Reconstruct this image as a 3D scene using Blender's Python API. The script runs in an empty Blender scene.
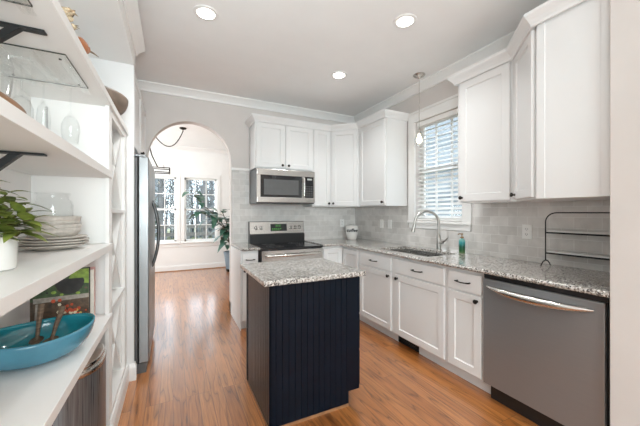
import bpy, bmesh, math, random
from mathutils import Vector, Matrix
random.seed(7)
PI = math.pi
S = bpy.context.scene
COL = S.collection

# ------------------------------------------------------------------ camera
CAM_H = 1.304
cam_d = bpy.data.cameras.new('camera'); cam = bpy.data.objects.new('camera', cam_d); COL.objects.link(cam)
cam_d.sensor_width = 36; cam_d.lens = 36 * 296 / 640; cam_d.clip_start = 0.02; cam_d.clip_end = 200
cam.location = (0, 0, CAM_H)
cam.rotation_euler = (PI / 2, 0, -math.atan(147 / 296))
S.camera = cam

# ------------------------------------------------------------------ key planes (metres; the camera stands at x=0, y=0)
XR = 2.585      # window wall
YB = 3.95       # arch wall
YF = 7.39       # far wall of the breakfast room
XL = -0.66      # left wall
HC = 2.80       # ceiling
XF = -0.32      # front of the open shelving

# ------------------------------------------------------------------ world, lights, exposure
S.view_settings.view_transform = 'Standard'
S.view_settings.look = 'None'
S.view_settings.gamma = 1
S.view_settings.use_curve_mapping = False
S.view_settings.exposure = 0.10
S.cycles.transparent_max_bounces = 40
S.cycles.diffuse_bounces = 8
S.cycles.max_bounces = 14
W = bpy.data.worlds.new('sky'); S.world = W; W.use_nodes = True
bg = W.node_tree.nodes['Background']; bg.inputs[0].default_value = (0.80, 0.90, 1.0, 1); bg.inputs[1].default_value = 4.5

def area(name, loc, aim, sx, sy, power, col=(1, 1, 1), spread=180):
    l = bpy.data.lights.new(name, 'AREA'); l.shape = 'RECTANGLE'; l.size = sx; l.size_y = sy
    l.energy = power; l.color = col; l.spread = math.radians(spread)
    o = bpy.data.objects.new(name, l); COL.objects.link(o); o.location = loc
    o.rotation_euler = (Vector(aim) - Vector(loc)).to_track_quat('-Z', 'Y').to_euler()
    return o
# added fill lamp behind the camera, out of view
area('rear_fill', (0.15, -3.05, 1.5), (0.25, 3, 1.3), 1.9, 2.3, 108, (0.82, 0.96, 1.0))
# added fill lamp, unseen, tilted up to brighten the ceiling
area('ceiling_fill', (0.02, -0.45, 1.5), (0.45, 2.0, 2.8), 0.4, 0.4, 16, (0.84, 0.96, 1.0), 110)
area('breakfast_side_fill', (-1.93, 5.7, 1.5), (1, 5.7, 1.3), 2.2, 1.8, 125, (0.90, 0.97, 1.0))  # added lamp hidden by the arch wall, brightens the breakfast room
sun_d = bpy.data.lights.new('sun', 'SUN'); sun_d.energy = 1.6; sun_d.angle = math.radians(4); sun_d.color = (1, 0.96, 0.9)
sun = bpy.data.objects.new('sun', sun_d); COL.objects.link(sun); sun.rotation_euler = (math.radians(38), math.radians(12), 0)

# ------------------------------------------------------------------ materials
def mat(name, color=(0.8, 0.8, 0.8), rough=0.5, metal=0.0, spec=0.5, coat=0.0, emit=None, strength=0.0):
    m = bpy.data.materials.new(name); m.use_nodes = True
    p = m.node_tree.nodes['Principled BSDF']
    p.inputs['Base Color'].default_value = (*color, 1); p.inputs['Roughness'].default_value = rough
    p.inputs['Metallic'].default_value = metal; p.inputs['Specular IOR Level'].default_value = spec
    p.inputs['Coat Weight'].default_value = coat
    if emit: p.inputs['Emission Color'].default_value = (*emit, 1); p.inputs['Emission Strength'].default_value = strength
    return m
def nodes(m): return m.node_tree.nodes, m.node_tree.links, m.node_tree.nodes['Principled BSDF']
def N(m, t, **kw):
    n = m.node_tree.nodes.new(t)
    for k, v in kw.items():
        if k in n.inputs.keys(): n.inputs[k].default_value = v
        else: setattr(n, k, v)
    return n
def ramp(m, stops, interp='LINEAR'):
    r = m.node_tree.nodes.new('ShaderNodeValToRGB'); e = r.color_ramp.elements; r.color_ramp.interpolation = interp
    while len(e) < len(stops): e.new(0.5)
    for i, (p, c) in enumerate(stops): e[i].position = p; e[i].color = (*c, 1)
    return r
def noisy(m, scale=6, amt=0.04, stretch=(1, 1, 1), bump=0.0, bscale=60):
    """slight procedural variation of colour (and a fine bump) so that no surface is perfectly even"""
    ns, lk, p = nodes(m); c = tuple(p.inputs['Base Color'].default_value)[:3]
    tc = N(m, 'ShaderNodeTexCoord'); mp = N(m, 'ShaderNodeMapping'); mp.inputs['Scale'].default_value = stretch
    n = N(m, 'ShaderNodeTexNoise', Scale=scale, Detail=4.0)
    lk.new(tc.outputs['Object'], mp.inputs[0]); lk.new(mp.outputs[0], n.inputs['Vector'])
    r = ramp(m, [(0.3, tuple(max(0, x * (1 - amt)) for x in c)), (0.7, tuple(min(1, x * (1 + amt)) for x in c))])
    lk.new(n.outputs['Fac'], r.inputs[0]); lk.new(r.outputs[0], p.inputs['Base Color'])
    if bump:
        n2 = N(m, 'ShaderNodeTexNoise', Scale=bscale, Detail=3.0); b = N(m, 'ShaderNodeBump', Strength=bump, Distance=0.002)
        lk.new(mp.outputs[0], n2.inputs['Vector']); lk.new(n2.outputs['Fac'], b.inputs['Height']); lk.new(b.outputs[0], p.inputs['Normal'])
    return m

CABINET = noisy(mat('white_cabinet_paint', (0.74, 0.735, 0.73), 0.34), 3, 0.012)
TRIM = noisy(mat('white_trim_paint', (0.82, 0.81, 0.795), 0.38), 3, 0.012)
SHELF = noisy(mat('white_shelf_paint', (0.82, 0.81, 0.79), 0.4), 4, 0.015)
WALL = noisy(mat('greige_wall_paint', (0.64, 0.60, 0.575), 0.85, spec=0.3), 5, 0.02, bump=0.15, bscale=200)
WALLW = noisy(mat('pale_wall_paint', (0.85, 0.845, 0.83), 0.8, spec=0.3), 5, 0.015)
CEIL = noisy(mat('ceiling_paint', (0.86, 0.86, 0.855), 0.9, spec=0.25), 5, 0.012, bump=0.1, bscale=180)
BLACK = noisy(mat('black_metal', (0.012, 0.012, 0.013), 0.42, 0.3), 20, 0.1)
BLACKP = noisy(mat('black_plastic', (0.015, 0.015, 0.016), 0.35), 20, 0.1)
BGLASS = noisy(mat('black_glass', (0.012, 0.012, 0.014), 0.06, spec=0.6), 8, 0.1)
NAVY = noisy(mat('navy_paint', (0.0040, 0.0075, 0.0145), 0.26, spec=0.16), 9, 0.15)
DARKGREY = noisy(mat('dark_grey_enamel', (0.10, 0.10, 0.10), 0.4), 12, 0.08)
BRONZE = noisy(mat('dark_bronze', (0.03, 0.024, 0.02), 0.35, 0.7), 20, 0.1)
NICKEL = noisy(mat('brushed_nickel', (0.40, 0.38, 0.355), 0.30, 1.0), 30, 0.04)
CERAMIC = noisy(mat('white_ceramic', (0.82, 0.80, 0.77), 0.25, coat=0.3), 8, 0.02)
PLATEW = noisy(mat('white_plate_plastic', (0.85, 0.84, 0.82), 0.35), 8, 0.01)
LEAFA = noisy(mat('olive_leaf', (0.19, 0.235, 0.045), 0.45), 25, 0.45)
LEAFB = noisy(mat('rubber_plant_leaf', (0.05, 0.125, 0.085), 0.3), 12, 0.35)
STEM = noisy(mat('plant_stem', (0.09, 0.06, 0.03), 0.7), 30, 0.2)
SOIL = noisy(mat('soil', (0.05, 0.035, 0.025), 0.95), 60, 0.4)
POTB = noisy(mat('blue_grey_pot_glaze', (0.20, 0.27, 0.33), 0.4), 10, 0.1)
TEALIN = noisy(mat('teal_glaze', (0.02, 0.25, 0.31), 0.12, coat=0.6), 6, 0.28, (1, 1, 3))
TEALOUT = noisy(mat('blue_glaze', (0.06, 0.22, 0.31), 0.2, coat=0.4), 6, 0.18)
DRIFT = noisy(mat('weathered_wood', (0.17, 0.115, 0.075), 0.65), 18, 0.4, (1, 1, 6))
STONEW = noisy(mat('speckled_stoneware', (0.52, 0.48, 0.43), 0.45), 60, 0.14)
WOODT = noisy(mat('brown_wood', (0.26, 0.12, 0.045), 0.45), 10, 0.35, (1, 6, 1))
WOODG = noisy(mat('grey_brown_wood', (0.17, 0.125, 0.095), 0.5), 8, 0.35, (1, 4, 1))
BLUEG = noisy(mat('blue_grey_glaze', (0.25, 0.32, 0.38), 0.25), 10, 0.1)
DRYF = noisy(mat('dried_petals', (0.46, 0.36, 0.24), 0.8), 60, 0.3)
TERRA = noisy(mat('rust_pottery', (0.36, 0.13, 0.05), 0.5), 20, 0.2)
PAGES = noisy(mat('book_pages', (0.72, 0.68, 0.6), 0.8), 60, 0.06)
PINK = noisy(mat('pink_book_cloth', (0.62, 0.36, 0.33), 0.6), 15, 0.25)
BRASS = noisy(mat('antique_brass', (0.34, 0.22, 0.12), 0.35, 0.9), 20, 0.1)
SHADOWGAP = mat('black_gap_shade', (0.006, 0.006, 0.006), 0.8)  # flat black standing in for the shade behind the vent slots
GREEN_LED = mat('green_display', (0.01, 0.02, 0.01), 0.3, emit=(0.18, 0.75, 0.12), strength=0.7)
LEDLENS = mat('lamp_lens', (0.9, 0.9, 0.88), 0.5, emit=(1.0, 0.96, 0.9), strength=9)
BULB = mat('warm_bulb', (0.9, 0.85, 0.7), 0.4, emit=(1.0, 0.80, 0.52), strength=7)
SUBFLOOR = noisy(mat('oak_shoe_moulding', (0.34, 0.17, 0.08), 0.4), 30, 0.25, (1, 1, 1))

def steel(name, col, rough, stretch=(2, 2, 260), amt=0.05):
    m = mat(name, col, rough, 1.0); ns, lk, p = nodes(m)
    tc = N(m, 'ShaderNodeTexCoord'); mp = N(m, 'ShaderNodeMapping'); mp.inputs['Scale'].default_value = stretch
    n = N(m, 'ShaderNodeTexNoise', Scale=3.0, Detail=3.0)
    lk.new(tc.outputs['Object'], mp.inputs[0]); lk.new(mp.outputs[0], n.inputs['Vector'])
    r = ramp(m, [(0.3, tuple(x * (1 - amt) for x in col)), (0.7, tuple(x * (1 + amt) for x in col))])
    lk.new(n.outputs['Fac'], r.inputs[0]); lk.new(r.outputs[0], p.inputs['Base Color'])
    r2 = ramp(m, [(0.3, (rough * 0.85,) * 3), (0.7, (min(1, rough * 1.2),) * 3)])
    lk.new(n.outputs['Fac'], r2.inputs[0]); lk.new(r2.outputs[0], p.inputs['Roughness'])
    return m
STEEL = steel('stainless_steel', (0.60, 0.58, 0.555), 0.24)
STEELD = steel('dark_stainless_steel', (0.33, 0.34, 0.35), 0.42); STEELD.node_tree.nodes['Principled BSDF'].inputs['Metallic'].default_value = 0.7
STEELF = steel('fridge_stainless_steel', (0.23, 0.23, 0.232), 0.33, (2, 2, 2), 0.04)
STEELH = steel('satin_handle_steel', (0.66, 0.64, 0.61), 0.25)
STEELG = steel('graphite_handle_steel', (0.13, 0.13, 0.13), 0.38, (2, 2, 2), 0.05)
STEELC = steel('bin_stainless_steel', (0.15, 0.152, 0.158), 0.30, (60, 60, 1), 0.4); STEELC.node_tree.nodes['Principled BSDF'].inputs['Metallic'].default_value = 0.5

def clear(name, tint=(1, 1, 1), refl=0.9, ior=1.45, rough=0.02):
    m = bpy.data.materials.new(name); m.use_nodes = True; nt = m.node_tree; nt.nodes.clear()
    o = nt.nodes.new('ShaderNodeOutputMaterial'); mx = nt.nodes.new('ShaderNodeMixShader')
    t = nt.nodes.new('ShaderNodeBsdfTransparent'); t.inputs[0].default_value = (*tint, 1)
    g = nt.nodes.new('ShaderNodeBsdfGlossy'); g.inputs['Roughness'].default_value = rough; g.inputs[0].default_value = (refl, refl, refl, 1)
    lw = nt.nodes.new('ShaderNodeLayerWeight'); lw.inputs[0].default_value = 0.5
    pw = nt.nodes.new('ShaderNodeMath'); pw.operation = 'POWER'; pw.inputs[1].default_value = 4.0
    f = nt.nodes.new('ShaderNodeMath'); f.operation = 'MULTIPLY_ADD'; f0 = ((ior - 1) / (ior + 1)) ** 2; f.inputs[1].default_value = 0.6; f.inputs[2].default_value = f0
    nt.links.new(lw.outputs['Facing'], pw.inputs[0]); nt.links.new(pw.outputs[0], f.inputs[0]); nt.links.new(f.outputs[0], mx.inputs[0]); nt.links.new(t.outputs[0], mx.inputs[1]); nt.links.new(g.outputs[0], mx.inputs[2])
    nt.links.new(mx.outputs[0], o.inputs[0])
    return m
PANE = clear('window_glass', (0.96, 0.98, 0.98), 0.8, 1.25)
GLASS = clear('clear_glassware', (0.982, 0.986, 0.985), 0.9, 1.4)
ACRYL = clear('clear_acrylic', (0.985, 0.988, 0.986), 0.9, 1.2)
ACRYLEDGE = clear('acrylic_edge', (0.45, 0.47, 0.46), 0.7, 1.4, 0.2)

def oak():
    m = mat('oak_floor', (0.4, 0.2, 0.1), 0.30, coat=1.0); ns, lk, p = nodes(m); p.inputs['Coat IOR'].default_value = 1.6; p.inputs['Coat Roughness'].default_value = 0.16
    tc = N(m, 'ShaderNodeTexCoord'); sp = N(m, 'ShaderNodeSeparateXYZ'); cb = N(m, 'ShaderNodeCombineXYZ')
    lk.new(tc.outputs['Object'], sp.inputs[0]); lk.new(sp.outputs['Y'], cb.inputs['X']); lk.new(sp.outputs['X'], cb.inputs['Y'])
    br = N(m, 'ShaderNodeTexBrick'); br.offset = 0.37; br.offset_frequency = 3; br.squash = 1.0
    br.inputs['Scale'].default_value = 1.0; br.inputs['Brick Width'].default_value = 1.15; br.inputs['Row Height'].default_value = 0.083
    br.inputs['Mortar Size'].default_value = 0.0014; br.inputs['Mortar Smooth'].default_value = 0.25; br.inputs['Bias'].default_value = 0.0
    br.inputs['Color1'].default_value = (0, 0, 0, 1); br.inputs['Color2'].default_value = (1, 1, 1, 1); br.inputs['Mortar'].default_value = (0.5, 0.5, 0.5, 1)
    lk.new(cb.outputs[0], br.inputs['Vector'])
    # per-board shift of the grain
    add = N(m, 'ShaderNodeVectorMath', operation='MULTIPLY_ADD'); add.inputs[1].default_value = (7.3, 3.1, 5.7)
    lk.new(br.outputs['Color'], add.inputs[0]); lk.new(cb.outputs[0], add.inputs[2])
    mp = N(m, 'ShaderNodeMapping'); mp.inputs['Scale'].default_value = (0.85, 9, 1); lk.new(add.outputs[0], mp.inputs[0])
    gr = N(m, 'ShaderNodeTexNoise', Scale=1.0, Detail=2.0, Distortion=0.3); lk.new(mp.outputs[0], gr.inputs['Vector'])
    # cathedral rings: contour lines of a stretched noise field
    mul = N(m, 'ShaderNodeMath', operation='MULTIPLY'); mul.inputs[1].default_value = 7.0
    fr = N(m, 'ShaderNodeMath', operation='FRACT'); lk.new(gr.outputs['Fac'], mul.inputs[0]); lk.new(mul.outputs[0], fr.inputs[0])
    rings = ramp(m, [(0.0, (0.34, 0.30, 0.28)), (0.13, (0.86, 0.85, 0.84)), (0.75, (1.08, 1.08, 1.08)), (1.0, (0.66, 0.64, 0.62))]); lk.new(fr.outputs[0], rings.inputs[0])
    mp2 = N(m, 'ShaderNodeMapping'); mp2.inputs['Scale'].default_value = (7, 210, 1); lk.new(add.outputs[0], mp2.inputs[0])
    fine = N(m, 'ShaderNodeTexNoise', Scale=1.0, Detail=4.0); lk.new(mp2.outputs[0], fine.inputs['Vector'])
    fr2 = ramp(m, [(0.3, (0.74, 0.72, 0.70)), (0.65, (1.10, 1.10, 1.10))]); lk.new(fine.outputs['Fac'], fr2.inputs[0])
    board = ramp(m, [(0.0, (0.355, 0.120, 0.028)), (0.35, (0.43, 0.155, 0.038)), (0.7, (0.47, 0.180, 0.048)), (1.0, (0.40, 0.136, 0.031))]); lk.new(br.outputs['Color'], board.inputs[0])
    m1 = N(m, 'ShaderNodeMixRGB', blend_type='MULTIPLY'); m1.inputs[0].default_value = 0.9; lk.new(board.outputs[0], m1.inputs[1]); lk.new(rings.outputs[0], m1.inputs[2])
    m2 = N(m, 'ShaderNodeMixRGB', blend_type='MULTIPLY'); m2.inputs[0].default_value = 1.0; lk.new(m1.outputs[0], m2.inputs[1]); lk.new(fr2.outputs[0], m2.inputs[2])
    gap = N(m, 'ShaderNodeMixRGB', blend_type='MIX'); gap.inputs[2].default_value = (0.13, 0.055, 0.02, 1)
    lk.new(br.outputs['Fac'], gap.inputs[0]); lk.new(m2.outputs[0], gap.inputs[1]); lk.new(gap.outputs[0], p.inputs['Base Color'])
    b = N(m, 'ShaderNodeBump', Strength=0.12, Distance=0.002); lk.new(fr.outputs[0], b.inputs['Height']); lk.new(b.outputs[0], p.inputs['Normal'])
    return m
OAK = oak()

def granite():
    m = mat('speckled_granite', (0.6, 0.6, 0.6), 0.14, coat=0.3); ns, lk, p = nodes(m)
    tc = N(m, 'ShaderNodeTexCoord')
    n1 = N(m, 'ShaderNodeTexNoise', Scale=75.0, Detail=3.0, Roughness=0.6); lk.new(tc.outputs['Object'], n1.inputs['Vector'])
    r1 = ramp(m, [(0.32, (0.17, 0.155, 0.145)), (0.44, (0.42, 0.395, 0.37)), (0.52, (0.60, 0.58, 0.555)), (0.7, (0.74, 0.725, 0.70))]); lk.new(n1.outputs['Fac'], r1.inputs[0])
    v = N(m, 'ShaderNodeTexVoronoi', Scale=150.0); lk.new(tc.outputs['Object'], v.inputs['Vector'])
    hs = N(m, 'ShaderNodeSeparateColor'); lk.new(v.outputs['Color'], hs.inputs[0])
    r2 = ramp(m, [(0.0, (0.05, 0.045, 0.045)), (0.16, (0.30, 0.26, 0.23)), (0.27, (0.72, 0.68, 0.64)), (0.6, (1, 1, 1)), (1.0, (1.0, 0.97, 0.94))], 'CONSTANT'); lk.new(hs.outputs[0], r2.inputs[0])
    mx = N(m, 'ShaderNodeMixRGB', blend_type='MULTIPLY'); mx.inputs[0].default_value = 0.9
    lk.new(r1.outputs[0], mx.inputs[1]); lk.new(r2.outputs[0], mx.inputs[2]); lk.new(mx.outputs[0], p.inputs['Base Color'])
    return m
GRANITE = granite()

def subway(name, axis):
    m = mat(name, (0.6, 0.6, 0.6), 0.16, coat=0.3); ns, lk, p = nodes(m)
    tc = N(m, 'ShaderNodeTexCoord'); sp = N(m, 'ShaderNodeSeparateXYZ'); cb = N(m, 'ShaderNodeCombineXYZ')
    lk.new(tc.outputs['Object'], sp.inputs[0]); lk.new(sp.outputs[axis], cb.inputs['X']); lk.new(sp.outputs['Z'], cb.inputs['Y'])
    br = N(m, 'ShaderNodeTexBrick'); br.offset = 0.5
    br.inputs['Scale'].default_value = 1.0; br.inputs['Brick Width'].default_value = 0.156; br.inputs['Row Height'].default_value = 0.0795
    br.inputs['Mortar Size'].default_value = 0.0020; br.inputs['Mortar Smooth'].default_value = 0.3; br.inputs['Bias'].default_value = 0.0
    br.inputs['Color1'].default_value = (0.63, 0.605, 0.58, 1); br.inputs['Color2'].default_value = (0.75, 0.725, 0.70, 1); br.inputs['Mortar'].default_value = (0.80, 0.79, 0.77, 1)
    lk.new(cb.outputs[0], br.inputs['Vector'])
    n = N(m, 'ShaderNodeTexNoise', Scale=9.0, Detail=3.0, Distortion=0.8); lk.new(tc.outputs['Object'], n.inputs['Vector'])
    r = ramp(m, [(0.35, (0.93, 0.93, 0.93)), (0.65, (1.05, 1.05, 1.05))]); lk.new(n.outputs['Fac'], r.inputs[0])
    mx = N(m, 'ShaderNodeMixRGB', blend_type='MULTIPLY'); mx.inputs[0].default_value = 1
    lk.new(br.outputs['Color'], mx.inputs[1]); lk.new(r.outputs[0], mx.inputs[2]); lk.new(mx.outputs[0], p.inputs['Base Color'])
    b = N(m, 'ShaderNodeBump', Strength=0.4, Distance=0.002, invert=True); lk.new(br.outputs['Fac'], b.inputs['Height']); lk.new(b.outputs[0], p.inputs['Normal'])
    return m
TILEX = subway('grey_subway_tile', 'X'); TILEY = subway('pale_subway_tile', 'Y')

GRASS = noisy(mat('winter_lawn', (0.125, 0.135, 0.065), 0.9), 3, 0.3)
BARK = noisy(mat('grey_bark', (0.165, 0.160, 0.160), 0.9), 12, 0.3)
EVERG = noisy(mat('evergreen_foliage', (0.060, 0.095, 0.045), 0.8), 12, 0.4)
SIDING = noisy(mat('pale_siding', (0.250, 0.270, 0.290), 0.8), 4, 0.05)
WOODS = noisy(mat('grey_woods', (0.15, 0.165, 0.175), 0.9), 3, 0.35)
SIDINGB = noisy(mat('pale_blue_siding', (0.279, 0.306, 0.329), 0.8), 4, 0.05)
ROOFM = noisy(mat('grey_roof', (0.080, 0.080, 0.085), 0.9), 10, 0.2)
FENCEM = noisy(mat('weathered_fence', (0.150, 0.140, 0.130), 0.9), 8, 0.2, (8, 8, 1))

# ------------------------------------------------------------------ mesh helpers
class MB:
    def __init__(self): self.bm = bmesh.new(); self.mi = 0
    def _fin(self, n0, mi):
        self.bm.faces.ensure_lookup_table()
        for f in self.bm.faces[n0:]: f.material_index = mi
    def box(self, x0, x1, y0, y1, z0, z1, bev=0.0, mi=0, seg=2):
        t = bmesh.new()
        r = bmesh.ops.create_cube(t, size=1.0)
        M_ = Matrix.Translation(((x0 + x1) / 2, (y0 + y1) / 2, (z0 + z1) / 2)) @ Matrix.Diagonal((abs(x1 - x0), abs(y1 - y0), abs(z1 - z0), 1))
        bmesh.ops.transform(t, matrix=M_, verts=t.verts)
        if bev > 0: bmesh.ops.bevel(t, geom=list(t.edges), offset=bev, segments=seg, affect='EDGES', profile=0.5)
        self.take(t, mi); return self
    def take(self, t, mi=0):
        me = bpy.data.meshes.new('tmp')
        for f in t.faces: f.material_index = mi
        t.to_mesh(me); t.free(); self.bm.from_mesh(me); bpy.data.meshes.remove(me)
    def prism(self, poly, a0, a1, axis='Z', mi=0, bev=0.0):
        """extrude a closed 2-D polygon; axis Z: (x,y), Y: (x,z), X: (y,z)"""
        t = bmesh.new()
        def P(p, a): return {'Z': (p[0], p[1], a), 'Y': (p[0], a, p[1]), 'X': (a, p[0], p[1])}[axis]
        lo = [t.verts.new(P(p, a0)) for p in poly]; hi = [t.verts.new(P(p, a1)) for p in poly]
        n = len(poly)
        t.faces.new(lo); t.faces.new(hi)
        for i in range(n): t.faces.new((lo[i], lo[(i + 1) % n], hi[(i + 1) % n], hi[i]))
        bmesh.ops.recalc_face_normals(t, faces=t.faces)
        if bev > 0: bmesh.ops.bevel(t, geom=list(t.edges), offset=bev, segments=2, affect='EDGES', profile=0.5)
        self.take(t, mi); return self
    def cyl(self, p0, p1, r0, r1=None, seg=20, mi=0, cap=True):
        r1 = r0 if r1 is None else r1
        p0, p1 = Vector(p0), Vector(p1); d = p1 - p0; q = d.to_track_quat('Z', 'Y').to_matrix()
        t = bmesh.new(); A = []; B = []
        for i in range(seg):
            a = 2 * PI * i / seg; v = q @ Vector((math.cos(a), math.sin(a), 0))
            A.append(t.verts.new(p0 + v * r0)); B.append(t.verts.new(p1 + v * r1))
        for i in range(seg): t.faces.new((A[i], A[(i + 1) % seg], B[(i + 1) % seg], B[i]))
        if cap:
            t.faces.new(A); t.faces.new(B)
        bmesh.ops.recalc_face_normals(t, faces=t.faces)
        self.take(t, mi); return self
    def lathe(self, prof, c=(0, 0, 0), seg=32, mi=0, sx=1.0, sy=1.0, rot=None, close=False):
        """profile [(r,z)...] turned about z; close joins the last point to the first"""
        t = bmesh.new(); rings = []; c = Vector(c)
        R = rot or Matrix.Identity(3)
        for r, z in prof:
            if r < 1e-6: rings.append([t.verts.new(c + R @ Vector((0, 0, z)))])
            else: rings.append([t.verts.new(c + R @ Vector((r * sx * math.cos(2 * PI * i / seg), r * sy * math.sin(2 * PI * i / seg), z))) for i in range(seg)])
        pairs = list(zip(rings, rings[1:]))
        if close: pairs.append((rings[-1], rings[0]))
        for a, b in pairs:
            for i in range(seg):
                j = (i + 1) % seg
                if len(a) == 1 and len(b) == 1: continue
                if len(a) == 1: t.faces.new((a[0], b[j], b[i]))
                elif len(b) == 1: t.faces.new((a[i], a[j], b[0]))
                else: t.faces.new((a[i], a[j], b[j], b[i]))
        bmesh.ops.recalc_face_normals(t, faces=t.faces)
        self.take(t, mi); return self
    def tube(self, pts, r, seg=10, mi=0, radii=None, flat=1.0):
        pts = [Vector(p) for p in pts]; t = bmesh.new(); rings = []
        up = Vector((0, 0, 1))
        for i, p in enumerate(pts):
            d = (pts[min(i + 1, len(pts) - 1)] - pts[max(i - 1, 0)]).normalized()
            if i == 0:
                s = d.cross(up)
                if s.length < 1e-3: s = d.cross(Vector((1, 0, 0)))
                s.normalize()
            else: s = (s - d * s.dot(d)).normalized()
            u = s.cross(d); rr = radii[i] if radii else r
            rings.append([t.verts.new(p + (s * math.cos(2 * PI * k / seg) + u * math.sin(2 * PI * k / seg) * flat) * rr) for k in range(seg)])
        for a, b in zip(rings, rings[1:]):
            for k in range(seg): t.faces.new((a[k], a[(k + 1) % seg], b[(k + 1) % seg], b[k]))
        t.faces.new(rings[0]); t.faces.new(rings[-1])
        bmesh.ops.recalc_face_normals(t, faces=t.faces)
        self.take(t, mi); return self
    def sweep(self, path, prof, side=1, mi=0):
        """moulding: profile [(out, z)...] (closed) swept along a plan polyline; out is to the right (side=1) or left (-1)"""
        t = bmesh.new(); P = [Vector((p[0], p[1])) for p in path]; rings = []
        for i, p in enumerate(P):
            def nrm(a, b): d = (b - a).normalized(); return Vector((d.y, -d.x)) * side
            if i == 0: m_ = nrm(P[0], P[1])
            elif i == len(P) - 1: m_ = nrm(P[-2], P[-1])
            else:
                a, b = nrm(P[i - 1], p), nrm(p, P[i + 1]); m_ = (a + b); m_ = m_ / max(0.2, m_.dot(a))
            rings.append([t.verts.new((p.x + m_.x * o, p.y + m_.y * o, z)) for o, z in prof])
        n = len(prof)
        for a, b in zip(rings, rings[1:]):
            for k in range(n): t.faces.new((a[k], a[(k + 1) % n], b[(k + 1) % n], b[k]))
        t.faces.new(rings[0]); t.faces.new(rings[-1])
        bmesh.ops.recalc_face_normals(t, faces=t.faces)
        self.take(t, mi); return self
    def door(self, x0, x1, z0, z1, y=0.0, t_=0.02, frame=0.058, rec=0.009, mi=0):
        """shaker leaf in the x-z plane, its front at y, its back at y+t_"""
        b = bmesh.new()
        def ring(i, yy): return [b.verts.new((x, yy, z)) for x, z in ((x0 + i, z0 + i), (x1 - i, z0 + i), (x1 - i, z1 - i), (x0 + i, z1 - i))]
        e = 0.003
        R = [ring(0, y + t_), ring(0, y + e), ring(e, y), ring(frame, y), ring(frame + 0.007, y + rec)]
        for a, c in zip(R, R[1:]):
            for k in range(4): b.faces.new((a[k], a[(k + 1) % 4], c[(k + 1) % 4], c[k]))
        b.faces.new(R[-1]); b.faces.new(R[0])
        bmesh.ops.recalc_face_normals(b, faces=b.faces)
        self.take(b, mi); return self
    def build(self, name, m, parent=None, smooth=False, loc=None, rot=None):
        me = bpy.data.meshes.new(name); self.bm.to_mesh(me); self.bm.free()
        for k in (m if isinstance(m, (list, tuple)) else [m]): me.materials.append(k)
        o = bpy.data.objects.new(name, me); COL.objects.link(o)
        if parent: o.parent = parent
        if loc: o.location = loc
        if rot: o.rotation_euler = rot
        if smooth:
            for p in me.polygons: p.use_smooth = True
            if smooth != 'all':
                try: me.set_sharp_from_angle(angle=math.radians(40))
                except Exception: pass
        return o

def tag(o, label, cat, group=None, kind=None):
    o['label'] = label; o['category'] = cat
    if group: o['group'] = group
    if kind: o['kind'] = kind
    return o
def struct(o, label=None, cat=None):
    o['kind'] = 'structure'
    if label: o['label'] = label
    if cat: o['category'] = cat
    return o
def thing(name, label, cat, loc=(0, 0, 0), rz=0.0, group=None):
    o = bpy.data.objects.new(name, None); COL.objects.link(o); o.location = loc; o.rotation_euler = (0, 0, rz)
    o.empty_display_size = 0.1
    return tag(o, label, cat, group)
def dup(root, loc, label, rz=None):
    r = root.copy(); COL.objects.link(r); r.location = loc; r['label'] = label
    if rz is not None: r.rotation_euler = (0, 0, rz)
    for ch in list(root.children):
        c = ch.copy(); COL.objects.link(c); c.parent = r
        for g in list(ch.children):
            d = g.copy(); COL.objects.link(d); d.parent = c
    return r
def text_mesh(name, body, size, m, parent, loc, rot, depth=0.0006, shear=0.0, align='CENTER'):
    cu = bpy.data.curves.new(name, 'FONT'); cu.body = body; cu.size = size; cu.extrude = depth; cu.shear = shear; cu.offset = size * 0.03
    cu.align_x = align; cu.align_y = 'CENTER'
    tmp = bpy.data.objects.new(name + '_c', cu); COL.objects.link(tmp)
    dg = bpy.context.evaluated_depsgraph_get(); me = bpy.data.meshes.new_from_object(tmp.evaluated_get(dg))
    bpy.data.objects.remove(tmp); bpy.data.curves.remove(cu)
    me.name = name; me.materials.clear(); me.materials.append(m)
    o = bpy.data.objects.new(name, me); COL.objects.link(o); o.parent = parent; o.location = loc; o.rotation_euler = rot
    return o
def arc(cx, cz, r, a0, a1, n): return [(cx + r * math.cos(a0 + (a1 - a0) * i / n), cz + r * math.sin(a0 + (a1 - a0) * i / n)) for i in range(n + 1)]

# ================================================================== THE SETTING
REAR = -3.15
struct(MB().box(-2.05, 2.75, REAR - 0.1, YF + 0.12, -0.12, 0.0).build('floor', OAK), 'honey oak strip floor running towards the arch', 'floor')
struct(MB().box(-2.05, 2.75, REAR - 0.1, YF + 0.12, HC, HC + 0.1).build('ceiling', CEIL), 'smooth white ceiling with recessed lights', 'ceiling')
# left wall behind the shelving
struct(MB().box(XL - 0.1, XL, REAR, YB, 0, HC).build('wall_left', WALLW), 'white wall behind the open shelves', 'wall')
struct(MB().box(XL - 0.1, 1.93, REAR - 0.1, REAR, 0, HC).build('wall_rear', WALL), 'wall behind the photographer', 'wall')
# arch wall
AX0, AX1 = -0.262, 0.676; AR = (AX1 - AX0) / 2; AC = (AX0 + AX1) / 2; AZ = 2.425 - AR
poly = [(-2.05, 0), (AX0, 0)] + [(AC - AR * math.cos(a), AZ + AR * math.sin(a)) for a in [PI * i / 48 for i in range(49)]] + [(AX1, 0), (XR + 0.12, 0), (XR + 0.12, HC), (-2.05, HC)]
struct(MB().prism(poly, YB, YB + 0.13, 'Y').build('wall_back', WALL), 'greige wall with the arched opening', 'wall')
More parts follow.
